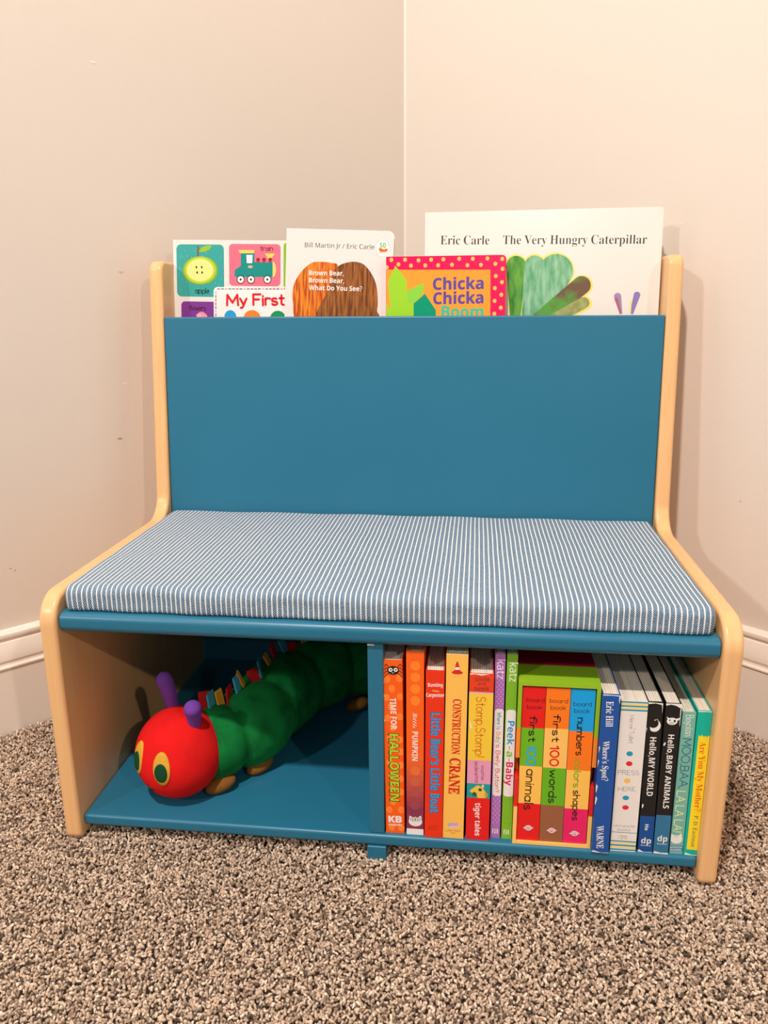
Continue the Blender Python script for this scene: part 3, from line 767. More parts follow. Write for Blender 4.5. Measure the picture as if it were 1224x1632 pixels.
  ('E',(0.25,0.55,0.52),[49.0,24.31,0.56,0.56]),
  ('E',(0.25,0.55,0.52),[61.77,60.14,0.56,0.56]),
  ('E',(0.25,0.55,0.52),[49.99,37.79,0.56,0.56]),
  ('E',(0.25,0.55,0.52),[56.75,54.27,0.56,0.56]),
  ('E',(0.25,0.55,0.52),[45.72,65.05,0.56,0.56]),
  ('E',(0.25,0.55,0.52),[44.53,30.71,0.56,0.56]),
  ('E',(0.25,0.55,0.52),[39.82,20.19,0.56,0.56]),
  ('E',(0.25,0.55,0.52),[17.64,53.54,0.56,0.56]),
  ('E',(0.25,0.55,0.52),[53.17,68.62,0.56,0.56]),
  ('E',(0.25,0.55,0.52),[57.41,41.67,0.56,0.56]),
  ('E',(0.25,0.55,0.52),[11.71,38.72,0.56,0.56]),
  ('E',(0.25,0.55,0.52),[61.87,56.9,0.56,0.56]),
  ('E',(0.25,0.55,0.52),[35.54,36.37,0.56,0.56]),
  ('E',(0.25,0.55,0.52),[19.76,19.16,0.56,0.56]),
  ('E',(0.25,0.55,0.52),[10.29,64.15,0.56,0.56]),
  ('E',(0.25,0.55,0.52),[45.08,16.85,0.56,0.56]),
  ('E',(0.25,0.55,0.52),[31.64,11.11,0.56,0.56]),
  ('P',(0.25,0.42,0.02),[60.23,38.39,59.96,35.25,59.08,32.25,57.62,29.48,55.61,27.05,53.11,25.01,50.19,23.38,46.91,22.17,43.36,21.36,39.64,20.93,35.83,20.87,32.04,21.18,28.37,21.86,24.9,22.93,21.73,24.41,18.94,26.3,16.61,28.59,14.78,31.24,13.52,34.18,12.85,37.29,12.79,40.47,13.36,43.58,14.52,46.5,16.27,49.13,18.54,51.39,21.28,53.24,24.42,54.67,27.87,55.68,31.55,56.29,35.35,56.52,39.18,56.38,42.94,55.87,46.52,54.98,49.85,53.69,52.82,51.99,55.38,49.87,57.44,47.39,58.96,44.58,59.9,41.54,60.23,38.39]),
  ('P',(0.45,0.6,0.03),[58.01,37.9,57.76,35.15,56.97,32.48,55.64,29.95,53.83,27.64,51.57,25.6,48.92,23.88,45.95,22.53,42.74,21.58,39.37,21.06,35.92,20.98,32.49,21.34,29.16,22.14,26.01,23.34,23.14,24.94,20.61,26.87,18.49,29.1,16.84,31.57,15.69,34.21,15.09,36.95,15.04,39.72,15.56,42.46,16.61,45.08,18.19,47.53,20.25,49.73,22.73,51.63,25.56,53.18,28.69,54.34,32.01,55.07,35.46,55.37,38.93,55.21,42.33,54.61,45.58,53.59,48.6,52.16,51.3,50.38,53.61,48.27,55.48,45.91,56.86,43.35,57.71,40.65,58.01,37.9]),
  ('P',(0.75,0.78,0.25),[54.4,37.93,54.19,35.6,53.52,33.33,52.4,31.19,50.87,29.23,48.96,27.49,46.72,26.04,44.21,24.89,41.5,24.08,38.65,23.64,35.74,23.57,32.84,23.88,30.03,24.56,27.38,25.58,24.95,26.94,22.82,28.58,21.03,30.47,19.63,32.56,18.67,34.8,18.16,37.13,18.12,39.48,18.56,41.8,19.45,44.03,20.78,46.1,22.51,47.97,24.61,49.58,27.0,50.89,29.64,51.87,32.44,52.5,35.35,52.75,38.28,52.62,41.15,52.11,43.89,51.25,46.44,50.04,48.72,48.52,50.67,46.74,52.25,44.73,53.42,42.56,54.14,40.27,54.4,37.93]),
  ('L',(0.2,0.1,0.03),[33.73,19.95,33.9,8.05],2.23),
  ('P',(0.3,0.52,0.03),[34.91,15.28,38.33,9.56,45.86,6.93,52.79,6.88,49.4,12.06,42.15,15.22]),
  ('E',(0.03,0.02,0.01),[31.3,34.52,1.12,1.68]),
  ('E',(0.03,0.02,0.01),[38.56,34.45,1.12,1.67]),
  ('E',(0.03,0.02,0.01),[32.32,41.29,1.12,1.68]),
  ('E',(0.03,0.02,0.01),[39.03,41.22,1.12,1.68]),
  ('T',(0.008,0.008,0.008),'apple','H',[29.42,67.54,48.21,67.81],6.746,0.14),
  ('Q',(0.9,0.16,0.24),[75.73,4.67,144.59,57.69,4.96]),
  ('P',(0.01,0.26,0.24),[91.36,16.12,110.03,15.98,110.01,27.55,133.83,27.34,133.87,45.9,82.92,46.47,82.97,37.64,91.28,32.38]),
  ('P',(0.9,0.6,0.12),[88.63,12.29,110.03,12.13,108.93,16.24,90.26,16.39]),
  ('E',(0.9,0.65,0.15),[133.85,36.35,4.92,9.85]),
  ('P',(0.01,0.26,0.24),[110.01,27.55,134.11,27.33,134.15,45.9,109.98,46.17]),
  ('P',(0.95,0.65,0.1),[123.71,16.64,137.35,16.53,131.37,23.25,128.63,23.27]),
  ('P',(0.9,0.95,0.95),[99.05,18.38,107.28,18.31,106.71,28.62,99.56,28.68]),
  ('P',(0.45,0.03,0.03),[112.49,22.9,114.68,21.33,116.87,22.86,116.87,27.49,112.48,27.53]),
  ('L',(0.008,0.008,0.008),[112.48,23.93,116.87,23.89],0.823),
  ('P',(0.45,0.03,0.03),[120.43,22.83,122.62,21.27,124.81,22.79,124.81,27.42,120.43,27.46]),
  ('L',(0.008,0.008,0.008),[120.43,23.86,124.81,23.82],0.821),
  ('P',(0.45,0.03,0.03),[128.63,22.76,130.82,21.2,133.0,22.72,133.01,27.34,128.64,27.38]),
  ('L',(0.008,0.008,0.008),[128.63,23.78,133.0,23.75],0.82),
  ('E',(0.85,0.45,0.15),[104.23,33.29,3.3,1.65]),
  ('E',(0.008,0.008,0.008),[91.21,49.5,5.53,5.53]),
  ('E','W',[91.21,49.5,4.43,4.43]),
  ('E',(0.008,0.008,0.008),[91.21,49.5,1.38,1.38]),
  ('E',(0.008,0.008,0.008),[105.02,49.34,5.52,5.52]),
  ('E','W',[105.02,49.34,4.41,4.41]),
  ('E',(0.008,0.008,0.008),[105.02,49.34,1.38,1.38]),
  ('E',(0.008,0.008,0.008),[127.03,49.09,5.49,5.49]),
  ('E','W',[127.03,49.09,4.39,4.39]),
  ('E',(0.008,0.008,0.008),[127.03,49.09,1.37,1.37]),
  ('T',(0.008,0.008,0.008),'train','H',[117.97,13.09,134.07,12.97],6.015,0.14),
  ('Q',(0.23,0.48,0.02),[148.71,2.91,162.64,59.28,3.8]),
  ('Q',(0.22,0.035,0.27),[9.8,78.37,79.6,133.03,5.09]),
  ('T',(0.03,0.01,0.04),'flowers','H',[20.92,89.87,43.47,89.51],6.217,0.14),
  ('E',(0.9,0.25,0.35),[37.76,95.97,5.64,4.51]),
  ('E',(0.9,0.4,0.45),[34.37,96.55,3.95,2.82]),
  ('E',(0.9,0.3,0.4),[41.69,96.96,3.66,2.82]),
  ('Q','W',[54.45,59.34,168.7,136.5,5.58]),
  ('L',(0.5,0.03,0.05),[60.01,61.89,62.8,61.85],1.256),
  ('L',(0.02,0.1,0.2),[65.03,61.82,67.82,61.79],1.254),
  ('L',(0.7,0.3,0.4),[70.04,61.76,72.83,61.72],1.253),
  ('L',(0.05,0.2,0.1),[75.05,61.69,77.83,61.66],1.251),
  ('L',(0.3,0.05,0.3),[80.05,61.63,82.83,61.59],1.25),
  ('L',(0.5,0.03,0.05),[85.05,61.57,87.83,61.53],1.249),
  ('L',(0.02,0.1,0.2),[90.04,61.5,92.82,61.47],1.247),
  ('L',(0.7,0.3,0.4),[95.03,61.44,97.8,61.4],1.246),
  ('L',(0.05,0.2,0.1),[100.01,61.37,102.78,61.34],1.245),
  ('L',(0.3,0.05,0.3),[104.99,61.31,107.75,61.28],1.243),
  ('L',(0.5,0.03,0.05),[109.96,61.25,112.72,61.21],1.242),
  ('L',(0.02,0.1,0.2),[114.92,61.18,117.68,61.15],1.241),
  ('L',(0.7,0.3,0.4),[119.88,61.12,122.64,61.08],1.239),
  ('L',(0.05,0.2,0.1),[124.84,61.06,127.59,61.02],1.238),
  ('L',(0.3,0.05,0.3),[129.79,60.99,132.54,60.96],1.237),
  ('L',(0.5,0.03,0.05),[134.73,60.93,137.48,60.89],1.235),
  ('L',(0.02,0.1,0.2),[139.67,60.87,142.41,60.83],1.234),
  ('L',(0.7,0.3,0.4),[144.61,60.8,147.34,60.77],1.233),
  ('L',(0.05,0.2,0.1),[149.53,60.74,152.27,60.71],1.231),
  ('L',(0.7,0.3,0.4),[57.46,65.59,57.44,68.22],1.257),
  ('L',(0.05,0.2,0.1),[57.41,70.32,57.39,72.95],1.258),
  ('L',(0.3,0.05,0.3),[57.37,75.05,57.34,77.68],1.259),
  ('L',(0.5,0.03,0.05),[57.32,79.79,57.29,82.43],1.26),
  ('L',(0.02,0.1,0.2),[57.27,84.54,57.25,87.18],1.261),
  ('L',(0.7,0.3,0.4),[57.23,89.3,57.2,91.94],1.262),
  ('L',(0.05,0.2,0.1),[57.18,94.06,57.15,96.71],1.263),
  ('L',(0.3,0.05,0.3),[57.13,98.83,57.11,101.48],1.264),
  ('L',(0.5,0.03,0.05),[57.08,103.61,57.06,106.26],1.265),
  ('T',(0.72,0.012,0.02),'My First','H',[72.67,82.73,149.63,81.04],13.401,0.22),
  ('E',(0.02,0.33,0.68),[77.04,97.17,8.11,8.39]),
  ('P',(0.02,0.33,0.68),[68.66,94.93,72.02,94.87,71.98,99.9]),
  ('E',(0.85,0.22,0.02),[106.57,99.32,11.67,11.12]),
  ('E',(0.01,0.28,0.1),[141.45,99.52,11.03,11.03]),
 ],
 'brown': [
  ('P','WOOD1',[16.42,113.6,13.58,111.18,11.98,107.65,11.26,103.48,11.05,99.12,10.97,95.04,10.66,91.69,10.17,89.11,9.83,86.95,9.63,85.07,9.54,83.29,9.56,81.49,9.68,79.49,9.86,77.32,10.13,75.09,10.5,72.83,11.0,70.55,11.66,68.27,12.51,66.0,13.56,63.71,14.8,61.36,16.19,59.02,17.72,56.72,19.35,54.5,21.07,52.4,22.91,50.35,24.91,48.31,27.02,46.34,29.18,44.54,31.35,42.99,33.47,41.77,35.56,40.94,37.66,40.45,39.77,40.2,41.88,40.11,43.99,40.1,46.1,40.07,48.24,40.04,50.44,40.09,52.63,40.2,54.78,40.4,56.84,40.66,58.78,41.01,60.63,41.2,62.46,41.18,64.19,41.24,65.79,41.66,67.21,42.71,68.38,44.67,69.48,47.62,70.59,51.33,71.51,55.68,72.06,60.55,72.05,65.81,71.27,71.32,69.76,77.74,67.66,85.3,64.98,93.27,61.74,100.91,57.96,107.46,53.65,112.19,48.22,115.0,41.54,116.47,34.31,116.85,27.25,116.34,21.05,115.18]),
  ('P','WOOD2',[45.33,112.5,41.84,109.25,41.7,104.54,43.8,98.91,47.05,92.88,50.34,86.96,52.59,81.67,54.04,76.76,55.6,71.78,57.21,66.92,58.81,62.33,60.36,58.22,61.8,54.73,63.05,51.98,64.15,49.83,65.19,48.14,66.28,46.75,67.52,45.52,69.0,44.3,70.78,43.12,72.79,42.12,74.95,41.28,77.16,40.57,79.34,39.98,81.4,39.49,83.36,39.09,85.28,38.81,87.18,38.65,89.04,38.61,90.87,38.69,92.68,38.91,94.43,39.21,96.14,39.58,97.82,40.08,99.48,40.76,101.16,41.69,102.87,42.9,104.66,44.48,106.54,46.4,108.43,48.56,110.26,50.86,111.95,53.2,113.43,55.49,114.7,57.72,115.81,59.97,116.79,62.27,117.65,64.63,118.4,67.11,119.08,69.72,119.67,72.6,120.14,75.75,120.51,79.01,120.79,82.21,121.0,85.18,121.16,87.75,121.23,89.82,121.22,91.52,121.14,92.97,121.0,94.35,120.81,95.8,120.59,97.47,121.13,99.47,122.57,101.72,123.97,104.03,124.37,106.25,122.82,108.2,118.37,109.72,109.43,111.12,96.42,112.6,81.41,113.81,66.48,114.42,53.74,114.1]),
  ('T',(0.035,0.03,0.035),'Bill Martin Jr / Eric Carle','I',[24.12,22.62,113.6,22.83],5.579,0.012),
  ('T','W','Brown Bear,','I',[30.64,56.93,75.76,56.22],5.604,0.035),
  ('T','W','Brown Bear,','I',[30.92,66.0,76.62,65.47],5.612,0.035),
  ('T','W','What Do You See?','I',[31.21,75.35,100.2,74.58],5.62,0.035),
  ('E',(0.35,0.4,0.36),[124.31,20.63,8.93,11.41]),
  ('E',(0.95,0.88,0.84),[124.31,20.63,8.56,11.04]),
  ('T',(0.12,0.4,0.04),'50','I',[120.59,20.74,128.28,20.52],5.586,0.06),
  ('P',(0.75,0.13,0.01),[119.16,21.96,121.84,20.94,125.66,22.96,129.92,21.18,131.16,23.75,128.27,25.49,121.44,25.69]),
  ('T',(0.4,0.1,0.05),'YEARS','I',[119.03,27.42,129.84,27.34],1.492,0.0),
  ('P',(0.86,0.8,0.76),[0.26,0.23,4.06,-0.1,0.81,1.88]),
  ('P',(0.86,0.8,0.76),[130.84,1.36,137.38,3.77,138.03,9.63,135.69,4.76]),
 ],
 'chicka': [
  ('P',(1.0,0.33,0.035),[0.31,15.65,129.56,17.49,131.45,99.22,0.47,98.58]),
  ('E',(0.98,0.5,0.13),[6.53,3.9,2.41,2.55]),
  ('E',(0.98,0.5,0.13),[23.8,3.9,2.4,2.54]),
  ('E',(0.98,0.5,0.13),[40.58,4.97,2.39,2.53]),
  ('E',(0.98,0.5,0.13),[56.3,4.41,2.38,2.52]),
  ('E',(0.98,0.5,0.13),[71.41,4.24,2.38,2.51]),
  ('E',(0.98,0.5,0.13),[90.91,3.87,2.36,2.5]),
  ('E',(0.98,0.5,0.13),[107.71,4.14,2.36,2.49]),
  ('E',(0.98,0.5,0.13),[125.67,4.02,2.35,2.48]),
  ('E',(0.98,0.5,0.13),[15.48,9.47,2.41,2.55]),
  ('E',(0.98,0.5,0.13),[31.18,11.2,2.4,2.54]),
  ('E',(0.98,0.5,0.13),[49.07,11.19,2.39,2.53]),
  ('E',(0.98,0.5,0.13),[65.07,11.29,2.38,2.52]),
  ('E',(0.98,0.5,0.13),[82.11,10.87,2.37,2.51]),
  ('E',(0.98,0.5,0.13),[101.19,11.7,2.36,2.5]),
  ('E',(0.98,0.5,0.13),[117.82,11.54,2.35,2.49]),
  ('E',(0.98,0.5,0.13),[135.47,10.6,2.34,2.48]),
  ('E',(0.98,0.5,0.13),[143.72,4.84,2.34,2.47]),
  ('E',(0.98,0.5,0.13),[144.43,16.63,2.34,2.48]),
  ('E',(0.98,0.5,0.13),[136.37,25.11,2.35,2.49]),
  ('E',(0.98,0.5,0.13),[144.01,32.49,2.35,2.48]),
  ('E',(0.98,0.5,0.13),[135.48,39.54,2.35,2.49]),
  ('E',(0.98,0.5,0.13),[143.7,47.62,2.35,2.49]),
  ('E',(0.98,0.5,0.13),[135.57,54.86,2.36,2.5]),
  ('E',(0.98,0.5,0.13),[143.4,63.1,2.36,2.5]),
  ('E',(0.98,0.5,0.13),[135.66,70.4,2.37,2.51]),
  ('E',(0.98,0.5,0.13),[0.88,12.93,2.42,2.56]),
  ('P',(0.33,0.63,0.03),[1.45,84.6,5.27,61.02,2.48,30.71,11.66,11.04,25.5,28.27,26.57,41.96,47.16,32.36,46.72,44.93,34.91,57.16,35.12,84.82]),
  ('P',(0.25,0.62,0.06),[26.57,41.96,47.16,32.36,46.72,44.93,34.91,57.16,27.8,55.72]),
  ('P',(0.0,0.3,0.16),[35.12,84.82,34.91,57.16,48.98,45.22,63.06,65.68,62.73,85.0]),
  ('P',(0.33,0.63,0.03),[0.39,55.45,4.71,65.17,1.45,84.6,0.44,84.6]),
  ('T',(0.12,0.07,0.32),'Chicka','I',[58.82,40.69,121.77,40.33],13.25,0.085),
  ('T',(0.12,0.07,0.32),'Chicka','I',[59.44,58.08,121.86,57.59],13.286,0.085),
  ('T',(0.06,0.5,0.33),'Boom','I',[69.68,74.69,122.24,75.09],13.574,0.085),
 ],
 'big': [
  ('T',(0.05,0.05,0.055),'Eric Carle','S',[19.43,38.81,80.25,39.99],10.711,0.095),
  ('T',(0.05,0.05,0.055),'The Very Hungry Caterpillar','S',[97.05,40.0,271.11,42.76],10.525,0.095),
  ('P',(0.95,0.72,0.16),[121.52,135.08,128.21,66.29,127.95,63.78,127.23,61.33,126.06,59.04,124.49,56.98,122.58,55.22,120.38,53.81,117.97,52.82,115.43,52.26,112.85,52.16,110.32,52.53,107.91,53.34,105.72,54.58,103.82,56.21,102.26,58.16,101.12,60.37,100.42,62.77,100.19,65.27,107.7,134.68]),
  ('P',(0.95,0.72,0.16),[142.15,136.15,151.14,67.73,151.08,65.16,150.53,62.62,149.53,60.2,148.1,57.98,146.28,56.04,144.15,54.44,141.78,53.23,139.23,52.47,136.61,52.16,134.0,52.33,131.48,52.96,129.15,54.05,127.08,55.54,125.34,57.39,123.99,59.55,123.09,61.93,122.65,64.45,121.54,133.91]),
  ('P',(0.95,0.72,0.16),[155.22,139.85,184.81,81.23,185.72,77.21,185.85,73.06,185.21,68.93,183.81,64.94,181.71,61.24,178.97,57.94,175.69,55.17,171.97,53.01,167.95,51.53,163.76,50.78,159.53,50.8,155.42,51.58,151.55,53.09,148.07,55.29,145.09,58.11,142.71,61.44,141.02,65.18,129.1,130.38]),
  ('P',(0.95,0.72,0.16),[148.94,143.07,204.53,100.77,206.15,99.15,207.41,97.25,208.29,95.14,208.75,92.87,208.78,90.55,208.38,88.23,207.55,86.01,206.34,83.95,204.78,82.13,202.92,80.6,200.82,79.43,198.56,78.64,196.22,78.27,193.87,78.32,191.59,78.8,189.46,79.69,187.55,80.96,135.41,127.18]),
  ('P',(0.95,0.72,0.16),[159.22,141.3,204.22,120.53,205.55,119.68,206.68,118.59,207.59,117.3,208.23,115.86,208.58,114.31,208.64,112.71,208.4,111.11,207.87,109.57,207.07,108.13,206.03,106.85,204.77,105.78,203.35,104.93,201.82,104.36,200.21,104.07,198.6,104.07,197.02,104.37,195.54,104.95,152.55,129.19]),
  ('P','LEAF1',[120.66,135.06,126.54,66.57,126.32,64.36,125.68,62.21,124.66,60.2,123.29,58.39,121.6,56.84,119.67,55.61,117.56,54.73,115.33,54.24,113.06,54.15,110.84,54.47,108.72,55.19,106.8,56.28,105.13,57.7,103.76,59.42,102.76,61.36,102.14,63.47,101.94,65.66,108.56,134.7]),
  ('P','LEAF2',[141.29,136.08,149.6,67.91,149.55,65.64,149.08,63.4,148.2,61.27,146.94,59.31,145.34,57.59,143.47,56.18,141.38,55.11,139.14,54.43,136.83,54.16,134.53,54.3,132.31,54.85,130.25,55.8,128.42,57.11,126.88,58.75,125.69,60.64,124.89,62.73,124.5,64.95,122.41,133.98]),
  ('P','LEAF2',[154.37,139.65,183.15,80.31,184.0,76.72,184.15,73.0,183.6,69.29,182.38,65.7,180.52,62.37,178.08,59.39,175.16,56.88,171.84,54.91,168.24,53.56,164.48,52.86,160.69,52.85,156.99,53.52,153.51,54.85,150.37,56.8,147.67,59.31,145.52,62.28,143.97,65.62,129.95,130.59]),
  ('P','LEAF3',[149.01,143.02,202.66,99.25,204.05,97.83,205.14,96.17,205.88,94.32,206.27,92.36,206.27,90.33,205.9,88.33,205.17,86.4,204.1,84.62,202.73,83.05,201.1,81.74,199.27,80.73,197.31,80.06,195.27,79.76,193.23,79.82,191.25,80.26,189.41,81.05,187.77,82.17,135.34,127.23]),
  ('P','LEAF4',[159.37,141.23,202.05,118.32,203.11,117.6,204.0,116.7,204.71,115.64,205.19,114.46,205.45,113.2,205.47,111.91,205.24,110.62,204.78,109.38,204.11,108.24,203.24,107.23,202.21,106.38,201.05,105.73,199.79,105.29,198.49,105.09,197.19,105.12,195.93,105.39,194.75,105.9,152.4,129.26]),
  ('P',(0.35,0.25,0.45),[245.98,125.66,243.55,104.05,243.29,103.28,242.9,102.56,242.38,101.92,241.76,101.38,241.06,100.95,240.3,100.66,239.51,100.5,238.71,100.5,237.93,100.64,237.19,100.92,236.53,101.33,235.97,101.86,235.52,102.5,235.19,103.21,235.01,103.97,234.98,104.77,235.09,105.56,242.72,126.26]),
  ('P',(0.45,0.12,0.16),[245.29,125.66,239.47,107.16,239.31,106.82,239.09,106.51,238.82,106.25,238.51,106.03,238.16,105.88,237.8,105.79,237.43,105.76,237.06,105.8,236.72,105.91,236.4,106.09,236.12,106.32,235.9,106.59,235.73,106.91,235.62,107.26,235.59,107.62,235.62,107.99,235.72,108.35,243.41,126.26]),
  ('P',(0.27,0.2,0.45),[258.83,126.68,266.47,104.54,266.58,103.82,266.55,103.08,266.39,102.36,266.1,101.67,265.69,101.03,265.18,100.48,264.57,100.02,263.9,99.67,263.19,99.45,262.45,99.37,261.72,99.41,261.02,99.6,260.38,99.91,259.8,100.33,259.33,100.86,258.96,101.47,258.72,102.15,254.94,125.49]),
  ('P',(0.85,0.75,0.2),[256.22,126.12,256.72,110.47,256.71,110.29,256.66,110.11,256.58,109.94,256.47,109.78,256.33,109.65,256.18,109.54,256.01,109.46,255.83,109.41,255.64,109.4,255.46,109.42,255.29,109.48,255.13,109.56,254.99,109.68,254.88,109.81,254.79,109.97,254.74,110.15,254.72,110.33,254.88,126.02]),
 ],
}
# ------------------------------------------------------------------ the room
CA = math.radians(48.5); CX, CY = -0.0385, 0.7496
DL = Vector((-math.cos(CA), -math.sin(CA))); DR = Vector((math.sin(CA), -math.cos(CA)))   # along the left / right wall, away from the corner
NL = Vector((math.sin(CA), -math.cos(CA))); NR = Vector((-math.cos(CA), -math.sin(CA)))   # into the room
def wall_mat(name, c):
    m = noise_mat(name, tuple(x * .985 for x in c), c, scale=3, rough=.55, spec=.35, detail=2)
    nt = m.node_tree; B = nt.nodes['Principled BSDF']
    tc = add(nt, 'ShaderNodeTexCoord')
    n1 = add(nt, 'ShaderNodeTexNoise'); n1.inputs['Scale'].default_value = 230; n1.inputs['Detail'].default_value = 2
    n2 = add(nt, 'ShaderNodeTexNoise'); n2.inputs['Scale'].default_value = 26; n2.inputs['Detail'].default_value = 5
    nt.links.new(tc.outputs['Object'], n1.inputs['Vector']); nt.links.new(tc.outputs['Object'], n2.inputs['Vector'])
    a = add(nt, 'ShaderNodeMath', operation='MULTIPLY_ADD'); a.inputs[1].default_value = .35
    nt.links.new(n1.outputs['Fac'], a.inputs[0]); nt.links.new(n2.outputs['Fac'], a.inputs[2])
    b = add(nt, 'ShaderNodeBump'); b.inputs['Strength'].default_value = .22; b.inputs['Distance'].default_value = .0016
    nt.links.new(a.outputs[0], b.inputs['Height']); nt.links.new(b.outputs[0], B.inputs['Normal'])
    return m
WALL = wall_mat('wall_paint', (.72, .635, .56))
TRIM = plain((.82, .74, .665), .35, 'trim_paint')
def along(d, n, s, off): return (CX + d.x * s + n.x * off, CY + d.y * s + n.y * off)
def wall(name, d, n, nicks=()):
    mb = MB(); a, b = along(d, n, -.1, 0), along(d, n, 3.0, 0); c, e = along(d, n, 3.0, -.1), along(d, n, -.1, -.1)
    mb.add([(*q, z) for z in (-.02, 2.45) for q in (a, b, c, e)], [(0, 1, 5, 4), (1, 2, 6, 5), (2, 3, 7, 6), (3, 0, 4, 7), (4, 5, 6, 7), (3, 2, 1, 0)], WALL)
    for s, z, hw, hh, m in nicks:
        pts = [(s + hw * math.cos(t) * (1 + .3 * math.sin(3 * t)), z + hh * math.sin(t) * (1 + .25 * math.cos(2 * t))) for t in np.linspace(0, 2 * PI, 11)[:-1]]
        mb.add([(*along(d, n, q[0], .0002), q[1]) for q in pts], [tuple(range(10))], m)
    return tag(mb.build(name), kind='structure')
FILLER = plain((.80, .72, .65), .6, 'filler_dab'); SCUFF = plain((.30, .22, .18), .7, 'dark_scuff'); PINK = plain((.66, .46, .40), .6, 'pink_scuff')
wall('wall_left', DL, NL, [(.5248, .827, .004, .0022, FILLER), (.5127, .581, .0035, .0018, PINK), (.5214, .4368, .004, .002, FILLER), (.5357, .3629, .0035, .001, SCUFF), (.6966, .2135, .0012, .0008, SCUFF), (.6916, .2097, .001, .0008, SCUFF)])
wall('wall_right', DR, NR, [(.506, .6331, .0025, .0012, FILLER), (.6174, .295, .001, .0008, SCUFF)])
PROF = [(-.001, -.012), (.0145, -.012), (.0145, .0835), (.0150, .0850)] + [(.0150 + .0016 * math.sin(a), .0870 - .0020 * math.cos(a)) for a in np.linspace(.2, PI - .2, 7)] + \
       [(.0135, .0900), (.0130, .0925), (.0142, .0955)] + [(.0145 - .0055 * t ** 1.6, .0965 + .0225 * t) for t in np.linspace(0, 1, 9)] + \
       [(.0068, .1200), (.0062, .1222), (.0085, .1240)] + [(.0085 + .0010 * math.sin(a), .1275 - .0035 * math.cos(a)) for a in np.linspace(.3, PI * .75, 6)] + [(.0060, .1325), (.0020, .1340), (-.001, .1343)]
def base(name, d, n):
    mb = MB(); k = len(PROF); vs = []
    for s in (0.0, 3.0):
        for o, z in PROF:
            ss = s + (o if s == 0.0 else 0)
            vs.append((*along(d, n, ss, o), z))
    fs = [(i, (i + 1) % k, k + (i + 1) % k, k + i) for i in range(k)]
    mb.add(vs, fs, TRIM); mb.add(vs[k:], [tuple(range(k))], TRIM)
    return tag(mb.build(name), kind='structure')
base('baseboard_left', DL, NL); base('baseboard_right', DR, NR)
# the painted caulk line in the corner
mb = MB(); pr = [(.0024, .0000), (.0010, .0010), (.0000, .0024), (-.002, -.002)]
q0 = [(CX + DL.x * a + DR.x * c + (NL.x + NR.x) * .0, CY + DL.y * a + DR.y * c) for a, c in pr]
mb.add([(*q, z) for z in (-.01, 2.44) for q in q0], [(0, 1, 5, 4), (1, 2, 6, 5), (2, 3, 7, 6), (3, 0, 4, 7), (4, 5, 6, 7), (3, 2, 1, 0)], plain((.77, .69, .62), .5, 'caulk'))
tag(mb.build('trim_1'), kind='structure')
mb = MB(); mb.box(-3, -3, -.06, 3, 1.2, -.012, plain((.16, .12, .09), .95, 'carpet_backing')); tag(mb.build('floor'), kind='structure')

